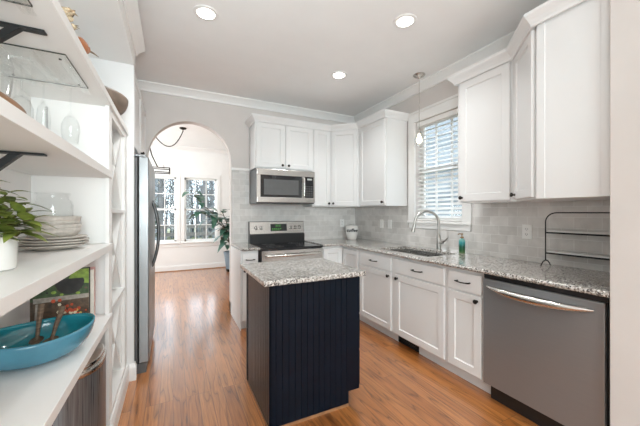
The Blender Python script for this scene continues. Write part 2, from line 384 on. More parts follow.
# window wall with its opening
WY0, WY1, WZ0, WZ1 = 2.005, 2.645, 1.215, 2.375
w = MB()
w.box(XR, XR + 0.14, 0.673, WY0, 0, HC); w.box(XR, XR + 0.14, WY1, YB, 0, HC)
w.box(XR, XR + 0.14, WY0, WY1, 0, WZ0); w.box(XR, XR + 0.14, WY0, WY1, WZ1, HC)
struct(w.build('wall_right', WALL), 'greige wall with the kitchen window', 'wall')
struct(MB().box(1.93, 2.73, REAR - 0.1, 0.673, 0, HC, bev=0.004).build('wall_near', WALL), 'greige wall end beside the dishwasher', 'wall')
# breakfast room walls
w = MB()
FX = [(-0.635, 0.068), (0.233, 0.936)]; FZ0, FZ1 = 0.66, 2.11
w.box(-2.05, FX[0][0], YF, YF + 0.12, 0, HC); w.box(FX[0][1], FX[1][0], YF, YF + 0.12, 0, HC); w.box(FX[1][1], 2.3, YF, YF + 0.12, 0, HC)
for a, b in FX: w.box(a, b, YF, YF + 0.12, 0, FZ0); w.box(a, b, YF, YF + 0.12, FZ1, HC)
struct(w.build('wall_far', WALLW), 'pale far wall of the breakfast room', 'wall')
struct(MB().box(2.2, 2.3, YB + 0.13, YF, 0, HC).build('wall_far_right', WALLW), 'pale right wall of the breakfast room', 'wall')
struct(MB().box(-2.05, -1.95, YB + 0.13, YF, 0, HC).build('wall_far_left', WALLW), 'pale left wall of the breakfast room', 'wall')

# crown mouldings
CROWN = [(0, HC - 0.001), (0.082, HC - 0.001), (0.082, HC - 0.016), (0.066, HC - 0.024), (0.045, HC - 0.042), (0.022, HC - 0.068), (0.018, HC - 0.078), (0.018, HC - 0.094), (0, HC - 0.094)]
t = MB(); t.sweep([(XL, REAR), (XL, YB), (XR, YB), (XR, 0.674)], CROWN, 1)
struct(t.build('trim_1', TRIM), 'white crown moulding round the ceiling', 'crown moulding')
# baseboard, far room + arch jamb
BASE = [(0, 0), (0.016, 0), (0.016, 0.10), (0.010, 0.118), (0.006, 0.13), (0, 0.13)]
struct(MB().sweep([(-1.95, YF), (2.2, YF)], BASE, 1).build('baseboard_far', TRIM), 'white baseboard of the far wall', 'baseboard')
struct(MB().sweep([(-1.95, YF - 0.0161), (2.2, YF - 0.0161)], [(0, 0), (0.014, 0), (0.012, 0.010), (0.006, 0.016), (0, 0.018)], 1).build('trim_2', SUBFLOOR), 'oak shoe moulding along the far wall', 'shoe moulding')
struct(MB().sweep([(AX1, YB + 0.13), (AX1, YB), (0.70, YB)], [(o, z * 1.0) for o, z in BASE], -1).build('baseboard_arch', TRIM), 'white baseboard wrapping the arch corner', 'baseboard')
struct(MB().sweep([(-1.95, YF), (2.2, YF)], CROWN, 1).build('trim_3', TRIM), 'white crown moulding in the breakfast room', 'crown moulding')

# tile backsplash
t = MB(); t.box(0.687, XR - 0.008, YB - 0.008, YB - 0.0002, 0.9, 1.40); t.box(0.687, 0.905, YB - 0.008, YB - 0.0002, 1.40, 1.86)
struct(t.build('backsplash_back', TILEX), 'grey subway tile behind the range', 'backsplash')
t = MB(); t.box(XR - 0.008, XR - 0.0002, 0.674, YB - 0.008, 0.9, 1.125)
t.box(XR - 0.008, XR - 0.0002, 0.674, 1.90, 1.125, 1.40); t.box(XR - 0.008, XR - 0.0002, 2.757, YB - 0.008, 1.125, 1.40)
struct(t.build('backsplash_right', TILEY), 'pale subway tile under the window', 'backsplash')
struct(MB().sweep([(0.680, YB - 0.0002), (0.904, YB - 0.0002)], [(0, 1.86), (0.03, 1.86), (0.03, 1.875), (0.022, 1.892), (0, 1.892)], 1).build('trim_4', TRIM), 'white ledge capping the tile beside the range cabinet', 'ledge')

# ------------------------------------------------------------------ kitchen window
win = bpy.data.objects.new('window_1', None); COL.objects.link(win); win.location = (XR, WY0, WZ0); struct(win, 'double hung kitchen window over the sink', 'window')
def wb(name, m, *boxes, smooth=False):
    q = MB()
    for bx in boxes: q.box(bx[0] - XR, bx[1] - XR, bx[2] - WY0, bx[3] - WY0, bx[4] - WZ0, bx[5] - WZ0, bev=bx[6] if len(bx) > 6 else 0.002)
    return q.build(name, m, win, smooth)
cw = 0.105
wb('casing', TRIM, (XR - 0.02, XR, WY1, WY1 + cw, WZ0 - 0.005, WZ1), (XR - 0.02, XR, WY0 - cw, WY0, WZ0 - 0.005, WZ1),
   (XR - 0.02, XR, WY0 - cw, WY1 + cw, WZ1, WZ1 + 0.10), (XR - 0.034, XR, WY0 - cw - 0.01, WY1 + cw + 0.01, WZ1 + 0.10, WZ1 + 0.125))
wb('stool', TRIM, (XR - 0.038, XR + 0.06, WY0 - cw - 0.006, WY1 + cw + 0.006, WZ0 - 0.03, WZ0 - 0.005, 0.006))
wb('apron', TRIM, (XR - 0.018, XR, WY0 - cw + 0.01, WY1 + cw - 0.01, WZ0 - 0.088, WZ0 - 0.03))
JX = XR + 0.085
wb('sash_frame', TRIM, (JX, JX + 0.035, WY0, WY0 + 0.045, WZ0, WZ1), (JX, JX + 0.035, WY1 - 0.045, WY1, WZ0, WZ1), (JX, JX + 0.035, WY0, WY1, WZ1 - 0.05, WZ1),
   (JX, JX + 0.035, WY0, WY1, WZ0, WZ0 + 0.06), (JX - 0.005, JX + 0.04, WY0, WY1, 1.775, 1.82),
   (JX + 0.008, JX + 0.028, 2.21, 2.23, WZ0, WZ1), (JX + 0.008, JX + 0.028, 2.42, 2.44, WZ0, WZ1))
wb('pane', PANE, (JX + 0.016, JX + 0.020, WY0 + 0.04, WY1 - 0.04, WZ0 + 0.05, WZ1 - 0.04, 0))
# blind
bl = thing('window_blind', 'white two inch slat blind lowered over the kitchen window', 'blind', (XR + 0.035, WY0, WZ0))
q = MB(); q.box(-0.03, 0.03, 0.008, WY1 - WY0 - 0.008, WZ1 - WZ0 - 0.055, WZ1 - WZ0 - 0.004, bev=0.003); q.build('head_rail', TRIM, bl)
q = MB(); ang = math.radians(33); nsl = 23; zt = WZ1 - WZ0 - 0.075; zb = 0.045
for i in range(nsl):
    z = zb + (zt - zb) * i / (nsl - 1); dx, dz = 0.024 * math.cos(ang), 0.024 * math.sin(ang)
    nx, nz = math.sin(ang) * 0.0015, math.cos(ang) * 0.0015
    pl = [(-dx - nx, z - dz + nz), (-dx + nx, z - dz - nz), (dx + nx, z + dz - nz), (dx - nx, z + dz + nz)]
    tt = [(a, b) for a, b in pl]
    q.prism([(a, b) for a, b in tt], 0.012, WY1 - WY0 - 0.012, 'Y')
q.build('slat', TRIM, bl)
q = MB(); q.box(-0.028, 0.028, 0.010, WY1 - WY0 - 0.010, 0.0, 0.024, bev=0.008); q.build('bottom_rail', TRIM, bl)
for k, yy in enumerate((0.12, WY1 - WY0 - 0.12)):
    q = MB()
    for xx in (-0.029, 0.029): q.cyl((xx, yy, 0.02), (xx, yy, zt + 0.03), 0.0015, seg=6)
    q.build('ladder_cord', TRIM, bl)

# ------------------------------------------------------------------ breakfast room windows
for k, (a, b) in enumerate(FX):
    wn = bpy.data.objects.new('window_%d' % (k + 2), None); COL.objects.link(wn); wn.location = (a, YF, FZ0)
    struct(wn, ['left breakfast room window with white muntins', 'right breakfast room window behind the rubber plant'][k], 'window')
    ww = b - a; hh = FZ1 - FZ0
    q = MB(); q.box(-0.075, 0, -0.02, 0, -0.02, hh, 0.002); q.box(ww, ww + 0.075, -0.02, 0, -0.02, hh, 0.002); q.box(-0.075, ww + 0.075, -0.022, 0, hh, hh + 0.09, 0.002); q.build('casing', TRIM, wn)
    q = MB(); q.box(-0.082, ww + 0.082, -0.045, 0.05, -0.045, -0.015, 0.005); q.box(-0.07, ww + 0.07, -0.018, 0, -0.12, -0.045, 0.002); q.build('stool', TRIM, wn)
    for nm, z0, z1, y0 in (('upper_sash', hh / 2 - 0.02, hh, 0.075), ('lower_sash', 0, hh / 2 + 0.02, 0.04)):
        q = MB(); f = 0.04
        q.box(0, f, y0, y0 + 0.03, z0, z1, 0.002); q.box(ww - f, ww, y0, y0 + 0.03, z0, z1, 0.002); q.box(0, ww, y0, y0 + 0.03, z0, z0 + f, 0.002); q.box(0, ww, y0, y0 + 0.03, z1 - f, z1, 0.002)
        for i in (1, 2): q.box(ww * i / 3 - 0.009, ww * i / 3 + 0.009, y0 + 0.006, y0 + 0.024, z0, z1)
        q.box(0, ww, y0 + 0.006, y0 + 0.024, (z0 + z1) / 2 - 0.009, (z0 + z1) / 2 + 0.009)
        sh = q.build(nm, TRIM, wn)
        q = MB(); q.box(f - 0.005, ww - f + 0.005, y0 + 0.013, y0 + 0.017, z0 + f - 0.005, z1 - f + 0.005); q.build('pane', PANE, sh)

# ================================================================== CABINETRY
def knob(parent, x, z, y=0.0):
    q = MB(); R = Matrix.Rotation(PI / 2, 3, 'X')   # z axis -> -y
    q.lathe([(0, 0), (0.010, 0), (0.0075, 0.004), (0.006, 0.011), (0.0125, 0.016), (0.0165, 0.022), (0.015, 0.027), (0.008, 0.031), (0, 0.0315)], (x, y, z), 18, rot=R)
    return q.build('knob', BRONZE, parent, True)
def pull(parent, x, z, y=0.0, L=0.105):
    q = MB(); h = L / 2
    q.tube([(x - h - 0.012, y - 0.024, z), (x - h, y - 0.025, z), (x - h * 0.5, y - 0.030, z - 0.002), (x, y - 0.032, z - 0.003), (x + h * 0.5, y - 0.030, z - 0.002), (x + h, y - 0.025, z), (x + h + 0.012, y - 0.024, z)], 0.0048, 8, radii=[0.003, 0.006, 0.0045, 0.0045, 0.0045, 0.006, 0.003])
    for s in (-1, 1): q.cyl((x + s * h, y, z), (x + s * h, y - 0.026, z), 0.0055, seg=10)
    return q.build('pull', BRONZE, parent, True)
def leaf(parent, name, x0, x1, z0, z1, y=-0.02, frame=0.058, rec=0.009):
    return MB().door(x0, x1, z0, z1, y, 0.0195, frame, rec).build(name, CABINET, parent)
def drawer_front(parent, x0, x1, z0, z1, y=-0.02):
    q = MB(); q.box(x0, x1, y, y + 0.0195, z0, z1, bev=0.004); return q.build('drawer', CABINET, parent)
def carcass(parent, w_, d, z0, z1, top=False, x0=0.0):
    q = MB(); t_ = 0.018
    q.box(x0, x0 + t_, 0, d, z0, z1); q.box(x0 + w_ - t_, x0 + w_, 0, d, z0, z1); q.box(x0 + t_, x0 + w_ - t_, 0, d, z0, z0 + t_); q.box(x0 + t_, x0 + w_ - t_, d - 0.012, d, z0 + t_, z1)
    q.box(x0 + t_, x0 + w_ - t_, 0, 0.018, z0 + t_, z1)
    if top: q.box(x0 + t_, x0 + w_ - t_, 0.018, d - 0.012, z1 - t_, z1)
    return q.build('carcass', CABINET, parent)
def toe(parent, w_, x0=0.0):
    q = MB()
    q.box(x0, x0 + w_, 0.062, 0.08, 0, 0.099)
    return q.build('toe_kick', CABINET, parent)

RZ = -PI / 2                                        # fronts that face the room from the window wall
FXB = 1.985                                         # face-frame plane of the right run
CT = 0.882                                          # underside of the counters
def right_base(y_far, w_, label):
    return thing('base_cabinet', label, 'cabinet', (FXB, y_far, 0), RZ, 'white base cabinets')
DPT = 0.585
# right run, far to near
c = right_base(2.932, 1.251, 'wide white sink base cabinet with two doors and black vent below')
carcass(c, 1.251, DPT, 0.1, CT); toe(c, 0.60); toe(c, 1.251 - 0.88, 0.88)
d = drawer_front(c, 0.02, 0.575, 0.715, 0.853); pull(d, 0.30, 0.785, -0.02)
d = leaf(c, 'door', 0.02, 0.575, 0.115, 0.700); knob(d, 0.545, 0.665, -0.02)
d = drawer_front(c, 0.640, 1.230, 0.715, 0.853); pull(d, 0.945, 0.785, -0.02)
d = leaf(c, 'door', 0.640, 1.230, 0.115, 0.700); knob(d, 0.675, 0.665, -0.02)
c = right_base(1.68, 0.322, 'narrow white base cabinet beside the dishwasher')
carcass(c, 0.322, DPT, 0.1, CT); toe(c, 0.322)
d = drawer_front(c, 0.02, 0.302, 0.715, 0.853); pull(d, 0.161, 0.785, -0.02)
d = leaf(c, 'door', 0.02, 0.302, 0.115, 0.700); knob(d, 0.27, 0.665, -0.02)
# toe vent
v = thing('floor_register', 'black toe kick vent grille under the sink cabinet', 'vent', (FXB + 0.062, 2.327, 0.008), RZ)
q = MB(); q.box(0, 0.27, 0, 0.006, 0, 0.085); q.build('backing', SHADOWGAP, v)
q = MB(); q.box(0, 0.27, -0.006, 0, 0, 0.008); q.box(0, 0.27, -0.006, 0, 0.077, 0.085); q.box(0, 0.01, -0.006, 0, 0.008, 0.077); q.box(0.26, 0.27, -0.006, 0, 0.008, 0.077)
for i in range(5): q.box(0.01, 0.26, -0.004, 0, 0.020 + i * 0.012, 0.024 + i * 0.012)
q.build('grille', BLACK, v)
# corner base (bi-fold door on both runs)
c = thing('base_cabinet', 'white corner base cabinet with folding door between range and sink run', 'cabinet', (1.675, 3.32, 0), 0, 'white base cabinets')
x1 = FXB - 1.675
q = MB(); q.box(0, 0.018, 0, 0.6, 0.1, CT); q.box(0.018, 0.89, 0, 0.6, 0.1, 0.118); q.box(0.018, x1 - 0.0, 0, 0.018, 0.118, CT); q.box(x1, x1 + 0.018, -0.385, 0.018, 0.1, CT)
q.box(x1 + 0.018, 0.89, -0.385, -0.367, 0.1, CT); q.build('carcass', CABINET, c)
q = MB(); q.box(0, x1 + 0.08, 0.062, 0.08, 0, 0.099); q.box(x1 + 0.062, x1 + 0.08, -0.385, 0.062, 0, 0.099); q.build('toe_kick', CABINET, c)
leaf(c, 'door', 0.015, x1 - 0.024, 0.115, 0.853)
dr = MB().door(0, 0.345, 0.115, 0.853, -0.02, 0.0195).build('door', CABINET, c, loc=(x1, -0.024, 0), rot=(0, 0, RZ))
# narrow cabinet left of the range
c = thing('base_cabinet', 'narrow white base cabinet between the arch and the range', 'cabinet', (0.674, 3.32, 0), 0, 'white base cabinets')
carcass(c, 0.19, 0.618, 0.1, CT); toe(c, 0.19)
q = MB(); q.box(-0.006, -0.0005, 0.0, 0.618, 0.0, CT, bev=0.001); q.build('end_panel', CABINET, c)
d = drawer_front(c, 0.012, 0.178, 0.715, 0.853); pull(d, 0.095, 0.785, -0.02, 0.085)
d = leaf(c, 'door', 0.012, 0.178, 0.115, 0.700, frame=0.045); knob(d, 0.035, 0.665, -0.02)

# counters
q = MB(); CY = 3.29; CX = 1.935; Z0, Z1 = CT + 0.001, 0.914
SX0, SX1, SY0, SY1 = 2.035, 2.44, 1.93, 2.66
q.box(CX, XR - 0.0085, 0.677, SY0, Z0, Z1); q.box(CX, SX0, SY0, SY1, Z0, Z1); q.box(SX1, XR - 0.0085, SY0, SY1, Z0, Z1)
q.prism([(CX, SY1), (XR - 0.0085, SY1), (XR - 0.0085, YB - 0.0085), (1.668, YB - 0.0085), (1.668, CY), (CX - 0.05, CY), (CX - 0.015, CY - 0.012), (CX, CY - 0.05)], Z0, Z1)
# eased front edges
q.cyl((CX, 0.678, (Z0 + Z1) / 2), (CX, CY - 0.05, (Z0 + Z1) / 2), (Z1 - Z0) / 2, seg=14); q.cyl((1.669, CY, (Z0 + Z1) / 2), (CX - 0.05, CY, (Z0 + Z1) / 2), (Z1 - Z0) / 2, seg=14)
tag(q.build('countertop', GRANITE, None, True), 'long L-shaped speckled granite countertop along the window wall', 'countertop')
q = MB(); q.box(0.675, 0.884, CY, YB - 0.0085, Z0, Z1, bev=0.006)
tag(q.build('countertop', GRANITE), 'small granite countertop left of the range', 'countertop')

# wall cabinets
UB, UT = 1.39, 2.44
FYU = YB - 0.33
c = thing('wall_cabinet', 'white two-door wall cabinet above the microwave', 'cabinet', (0.905, FYU, 0), 0, 'white wall cabinets')
carcass(c, 0.778, 0.318, 1.862, UT, True)
d = leaf(c, 'door', 0.012, 0.377, 1.875, UT - 0.012, frame=0.055); knob(d, 0.345, 1.91, -0.02)
d = leaf(c, 'door', 0.395, 0.766, 1.875, UT - 0.012, frame=0.055); knob(d, 0.428, 1.91, -0.02)
c = thing('wall_cabinet', 'tall single-door white wall cabinet right of the microwave', 'cabinet', (1.684, FYU, 0), 0, 'white wall cabinets')
carcass(c, 0.276, 0.318, UB, UT, True)
d = leaf(c, 'door', 0.015, 0.262, UB + 0.012, UT - 0.012, frame=0.05); knob(d, 0.235, UB + 0.045, -0.02)
# diagonal corner
FXU = XR - 0.33
c = thing('wall_cabinet', 'diagonal white wall cabinet in the corner behind the canister', 'cabinet', (1.961, FYU, 0), 0, 'white wall cabinets')
dl = math.hypot(FXU - 1.961, FYU - (YB - 0.61)); 
q = MB(); q.prism([(0, 0), (FXU - 1.961, YB - 0.61 - FYU), (XR - 0.009 - 1.961, YB - 0.61 - FYU), (XR - 0.009 - 1.961, 0.318), (0, 0.318)], UB, UT); q.build('carcass', CABINET, c)
an = math.atan2(YB - 0.61 - FYU, FXU - 1.961)
d = MB().door(0.022, dl - 0.022, UB + 0.012, UT - 0.012, -0.021, 0.0195, 0.055).build('door', CABINET, c, rot=(0, 0, an)); knob(d, 0.05, UB + 0.045, -0.021)
# right of corner
c = thing('wall_cabinet', 'single-door white wall cabinet left of the kitchen window', 'cabinet', (FXU, YB - 0.611, 0), RZ, 'white wall cabinets')
w1 = YB - 0.611 - 2.775
carcass(c, w1, 0.318, UB, UT, True)
d = leaf(c, 'door', 0.03, w1 - 0.015, UB + 0.012, UT - 0.012, frame=0.055); knob(d, w1 - 0.045, UB + 0.045, -0.02)
# near group
YD = 1.305; YN = 1.025; XD = 1.975
c = thing('wall_cabinet', 'single-door white wall cabinet right of the kitchen window', 'cabinet', (FXU, 1.80, 0), RZ, 'white wall cabinets')
w2 = 1.80 - YD - 0.001
carcass(c, w2, 0.318, UB, UT, True)
d = leaf(c, 'door', 0.03, w2 - 0.035, UB + 0.012, UT - 0.012, frame=0.06); knob(d, 0.055, UB + 0.045, -0.02)
c = thing('wall_cabinet', 'big diagonal white wall cabinet with plain end panel above the dishwasher', 'cabinet', (FXU, YD, 0), 0, 'white wall cabinets')
q = MB(); q.prism([(0, 0), (XD - FXU, YN - YD), (XD - FXU, 0.675 - YD), (XR - 0.009 - FXU, 0.675 - YD), (XR - 0.009 - FXU, 0)], UB, UT); q.build('carcass', CABINET, c)
dl = math.hypot(XD - FXU, YN - YD)
d = MB().door(0.02, dl - 0.02, UB + 0.012, UT - 0.012, -0.021, 0.0195, 0.055).build('door', CABINET, c, rot=(0, 0, math.atan2(YN - YD, XD - FXU))); knob(d, 0.05, UB + 0.045, -0.021)
q = MB(); q.box(XD - FXU - 0.006, XD - FXU - 0.0005, 0.684 - YD, YN - YD - 0.008, UB, UT)
q.box(XD - FXU - 0.012, XD - FXU - 0.006, 0.676 - YD, 0.719 - YD, UB, UT, bev=0.001); q.box(XD - FXU - 0.012, XD - FXU - 0.006, YN - YD - 0.05, YN - YD - 0.008, UB, UT, bev=0.001)
q.build('end_panel', CABINET, c)
# cabinet crowns
CC = [(0, UT - 0.012), (0.012, UT - 0.012), (0.016, UT + 0.004), (0.028, UT + 0.022), (0.048, UT + 0.044), (0.052, UT + 0.052), (0.052, UT + 0.066), (0, UT + 0.066)]
e = 0.021
a2 = YB - 0.61
q = MB(); q.sweep([(0.903, YB - 0.001), (0.903, FYU - e), (1.961 - e * 0.41, FYU - e), (FXU - e, a2 - e * 0.41), (FXU - e, 2.773), (XR - 0.001, 2.773)], CC, 1)
struct(q.build('trim_5', CABINET), 'white crown on the corner wall cabinets', 'crown moulding')
q = MB(); q.sweep([(XR - 0.001, 1.802), (FXU - e, 1.802), (FXU - e, YD + e * 0.41), (XD - e, YN + e * 0.41), (XD - e, 0.675)], CC, 1)
struct(q.build('trim_6', CABINET), 'white crown on the wall cabinets right of the window', 'crown moulding')

# ================================================================== APPLIANCES
# microwave
mw = thing('microwave', 'stainless over-range microwave with dark window', 'microwave', (0.907, FYU - 0.095, 1.425), 0)
MWW, MH, MD = 0.768, 0.420, 0.400
q = MB(); q.box(0, MWW, 0.03, MD, 0, MH, bev=0.003); q.build('body', DARKGREY, mw)
q = MB()
q.box(0, MWW, 0, 0.029, MH - 0.075, MH, bev=0.003); q.box(0, MWW, 0, 0.029, 0.012, 0.075, bev=0.003); q.box(0, 0.04, 0, 0.029, 0.075, MH - 0.075); q.box(MWW - 0.02, MWW, 0, 0.029, 0.075, MH - 0.075)
q.box(0.585, 0.625, 0, 0.029, 0.075, MH - 0.075); dr = q.build('door', STEEL, mw)
q = MB(); q.box(0.041, 0.584, 0.006, 0.028, 0.076, MH - 0.076); q.build('window', BGLASS, dr)
q = MB(); q.box(0.085, 0.54, 0.0045, 0.0058, 0.105, MH - 0.125); q.build('window_screen', DARKGREY, dr)
q = MB(); q.tube([(0.605, -0.002, 0.085), (0.605, -0.028, 0.10), (0.605, -0.034, 0.2), (0.605, -0.028, MH - 0.10), (0.605, -0.002, MH - 0.085)], 0.011, 10); q.build('handle', STEELH, dr, True)
q = MB(); q.box(0.626, MWW - 0.021, 0.004, 0.028, 0.076, MH - 0.076); cp = q.build('control_panel', BGLASS, mw)
q = MB()
for r_ in range(5):
    for c_ in range(3): q.box(0.645 + c_ * 0.034, 0.667 + c_ * 0.034, 0.0025, 0.0038, 0.095 + r_ * 0.030, 0.112 + r_ * 0.030)
q.build('button', DARKGREY, cp)
q = MB(); q.box(0.66, 0.728, 0.0025, 0.0038, MH - 0.115, MH - 0.092); q.build('display', mat('pale_lcd', (0.4, 0.42, 0.4), 0.3), cp)
q = MB(); q.box(0.24, 0.56, 0.01, 0.10, -0.006, -0.0003); q.build('bottom_vent', BLACKP, mw)

# range
RX0, RW = 0.890, 0.772
rg = thing('range', 'stainless electric range with black glass cooktop', 'stove', (RX0, 3.27, 0), 0)
q = MB(); q.box(0.002, RW - 0.002, 0.03, 0.655, 0.09, 0.878); q.box(0.03, RW - 0.03, 0.08, 0.655, 0.0, 0.09); q.build('body', DARKGREY, rg)
q = MB(); q.box(0.0, RW, -0.015, 0.56, 0.880, 0.904, bev=0.007); q.build('cooktop', BGLASS, rg)
for (bx, by, br_) in ((0.20, 0.14, 0.10), (0.57, 0.14, 0.085), (0.20, 0.40, 0.075), (0.57, 0.40, 0.095)):
    for rr in (br_, br_ * 0.62): q = MB(); q.lathe([(rr - 0.0015, 0), (rr + 0.0015, 0), (rr + 0.0015, 0.0005), (rr - 0.0015, 0.0005)], (bx, by, 0.9043), 40, close=True); q.build('burner_ring', DARKGREY, rg)
q = MB(); q.prism([(0.565, 0.880), (0.655, 0.880), (0.655, 1.19), (0.605, 1.19), (0.585, 1.02), (0.565, 1.02)], 0.0, RW, 'X', bev=0.003); q.build('backguard', BLACKP, rg)
tilt = math.atan2(0.02, 0.17)
q = MB(); q.prism([(0.582, 1.028), (0.601, 1.184), (0.6035, 1.184), (0.586, 1.028)], 0.006, RW - 0.006, 'X'); fp = q.build('control_fascia', STEEL, rg)
def face_y(z): return 0.582 + (z - 1.028) * (0.019 / 0.156)
q = MB(); q.prism([(face_y(1.06) - 0.003, 1.06), (face_y(1.155) - 0.003, 1.155), (face_y(1.155) + 0.001, 1.155), (face_y(1.06) + 0.001, 1.06)], 0.285, 0.515, 'X'); dp = q.build('display', BLACKP, fp)
def pad(x0_, x1_, z0_, z1_): q.prism([(face_y(z0_) - 0.0042, z0_), (face_y(z1_) - 0.0042, z1_), (face_y(z1_) - 0.0032, z1_), (face_y(z0_) - 0.0032, z0_)], x0_, x1_, 'X')
for kx in (0.355, 0.372, 0.395, 0.412):     # clock digits
    q = MB()
    pad(kx, kx + 0.011, 1.142, 1.1445); pad(kx, kx + 0.011, 1.130, 1.1325); pad(kx + 0.009, kx + 0.011, 1.1325, 1.142); pad(kx, kx + 0.011, 1.118, 1.1205); pad(kx + 0.009, kx + 0.011, 1.1205, 1.130); q.build('digit', GREEN_LED, dp)
for i in range(5): q = MB(); pad(0.305 + i * 0.028, 0.322 + i * 0.028, 1.088, 1.094); q.build('indicator', GREEN_LED, dp)
for i in range(4): q = MB(); pad(0.305 + i * 0.028, 0.322 + i * 0.028, 1.072, 1.077); q.build('indicator', GREEN_LED, dp)
for kx in (0.085, 0.155, 0.575, 0.640, 0.705):
    zc = 1.105; q = MB(); R = Matrix.Rotation(PI / 2 - tilt, 3, 'X')
    q.lathe([(0, 0), (0.026, 0), (0.026, 0.006), (0.021, 0.010), (0.019, 0.028), (0.016, 0.032), (0, 0.032)], (kx, face_y(zc) + 0.001, zc), 22, rot=R)
    kn = q.build('knob', STEELH, fp, True)
    q = MB(); q.box(kx - 0.003, kx + 0.003, face_y(zc) - 0.0345, face_y(zc) - 0.030, zc - 0.016, zc + 0.018); q.build('pointer', BLACKP, kn)
q = MB(); q.box(0.004, RW - 0.004, -0.012, 0.0295, 0.315, 0.872, bev=0.004); od = q.build('oven_door', STEEL, rg)
q = MB(); q.box(0.13, RW - 0.13, -0.0145, -0.0122, 0.42, 0.72); q.build('oven_window', BGLASS, od)
q = MB(); q.tube([(0.04, -0.014, 0.820), (0.055, -0.045, 0.820), (0.12, -0.060, 0.818), (RW / 2, -0.068, 0.816), (RW - 0.12, -0.060, 0.818), (RW - 0.055, -0.045, 0.820), (RW - 0.04, -0.014, 0.820)], 0.014, 12); q.build('handle', STEELH, od, True)
q = MB(); q.box(0.004, RW - 0.004, -0.010, 0.0295, 0.095, 0.305, bev=0.004); q.build('storage_drawer', STEEL, rg)

# dishwasher
dw = thing('dishwasher', 'dark stainless dishwasher at the near end of the counter', 'dishwasher', (1.957, 1.3565, 0), RZ)
DWW = 0.668
q = MB(); q.box(0.006, DWW - 0.006, 0.032, 0.58, 0.10, 0.870); q.build('body', BLACKP, dw)
q = MB(); q.box(0.0, DWW - 0.012, 0, 0.030, 0.115, 0.845, bev=0.004); dd = q.build('door', STEELD, dw)
q = MB()
pts = []; rad = []
for i in range(25):
    u = i / 24; s_ = max(0, math.sin(PI * u)); x = 0.03 + u * (DWW - 0.085)
    pts.append((x, -0.004 - 0.034 * min(1, s_ * 1.6), 0.797 - 0.016 * s_)); rad.append(0.005 + 0.021 * s_ ** 0.7)
q.tube(pts, 0.01, 14, radii=rad); q.build('handle', STEELH, dd, True)
q = MB(); q.box(0.02, DWW - 0.02, 0.055, 0.075, 0.0, 0.098); q.build('toe_panel', BLACKP, dw)
q = MB(); q.box(0.004, DWW - 0.002, 0.004, 0.031, 0.849, 0.879); q.build('gap_shade_strip', BLACKP, dw)  # black strip filling the gap under the counter in place of its shade

# refrigerator
fr = thing('refrigerator', 'two-door stainless refrigerator left of the arch', 'refrigerator', (-0.177, 2.795, 0), PI / 2)
FWD = 0.91   # local x runs away from the camera, front faces +X (local -y)
q = MB(); q.box(0, FWD, 0.080, 0.44, 0.09, 1.755, bev=0.003); q.build('body', DARKGREY, fr)
for nm, a, b in (('door', 0.0, FWD / 2 - 0.003), ('door', FWD / 2 + 0.003, FWD)):
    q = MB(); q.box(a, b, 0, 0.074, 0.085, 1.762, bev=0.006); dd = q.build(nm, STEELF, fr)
    hx = FWD / 2 - 0.035 if a == 0 else FWD / 2 + 0.035
    q = MB(); n = 13
    q.tube([(hx, 0.002 - 0.056 * max(0, math.sin(PI * i / n)) ** 0.8, 0.80 + 0.62 * i / n) for i in range(n + 1)], 0.013, 12); q.build('handle', STEELG, dd, True)
q = MB(); q.box(0.01, FWD - 0.01, 0.02, 0.10, 0.0, 0.08); q.build('toe_grille', DARKGREY, fr)
for xx in (0.02, FWD - 0.10): q = MB(); q.box(xx, xx + 0.08, 0.02, 0.12, 1.763, 1.785, bev=0.004); q.build('hinge_cover', STEELF, fr)
# cabinet above it
c = thing('wall_cabinet', 'white wall cabinet above the refrigerator', 'cabinet', (-0.295, 2.757, 0), PI / 2, 'white wall cabinets')
carcass(c, 1.18, 0.352, 1.82, 2.478, True)
d = leaf(c, 'door', 0.02, 0.575, 1.835, 2.445); knob(d, 0.54, 1.875, -0.02)
d = leaf(c, 'door', 0.59, 1.15, 1.835, 2.445); knob(d, 0.625, 1.875, -0.02)
q = MB(); q.box(XL + 0.002, -0.274, 2.722, 2.755, 0, 2.461, bev=0.002); pnl = q.build('refrigerator_surround', CABINET)
tag(pnl, 'tall white upright panel between wine rack and refrigerator', 'panel')
struct(MB().sweep([(-0.303, 2.7215), (-0.2735, 2.7215), (-0.2735, 2.7555)], BASE, 1).build('baseboard_panel', TRIM), 'white baseboard wrapping the refrigerator panel', 'baseboard')

# ================================================================== ISLAND
isl = thing('kitchen_island', 'navy beadboard island with toe notch', 'island', (0.512, 1.705, 0), 0)
IW, ID = 0.636, 0.60
q = MB(); q.prism([(0.012, 0), (IW - 0.085, 0), (IW - 0.085, 0.10), (IW, 0.10), (IW, CT), (0.012, CT)], 0.012, ID - 0.004, 'Y'); q.build('carcass', NAVY, isl)
def beadboard(L, pitch=0.041, th=0.011, g=0.0018):
    pts = [(0, 0)]; x = pitch
    while x < L - 0.012:
        pts += [(x - g, 0), (x - g * 0.5, g), (x, g * 0.3), (x + g * 0.5, g), (x + g, 0)]; x += pitch
    return pts + [(L, 0), (L, th), (0, th)]
q = MB(); q.prism(beadboard(IW - 0.085), 0.02, CT); q.prism([(IW - 0.085, 0), (IW, 0), (IW, 0.011), (IW - 0.085, 0.011)], 0.10, CT)
q.build('near_panel', NAVY, isl)
q = MB(); q.prism([(yy, xx) for xx, yy in beadboard(ID - 0.03)], 0.02, CT); q.box(-0.004, 0.011, ID - 0.03, ID, 0.02, CT, bev=0.002); q.box(-0.003, 0.004, -0.003, 0.022, 0.02, CT, bev=0.001)
lp = q.build('side_panel', NAVY, isl)
SHOE = [(0, 0), (0.013, 0), (0.012, 0.009), (0.006, 0.016), (0, 0.018)]
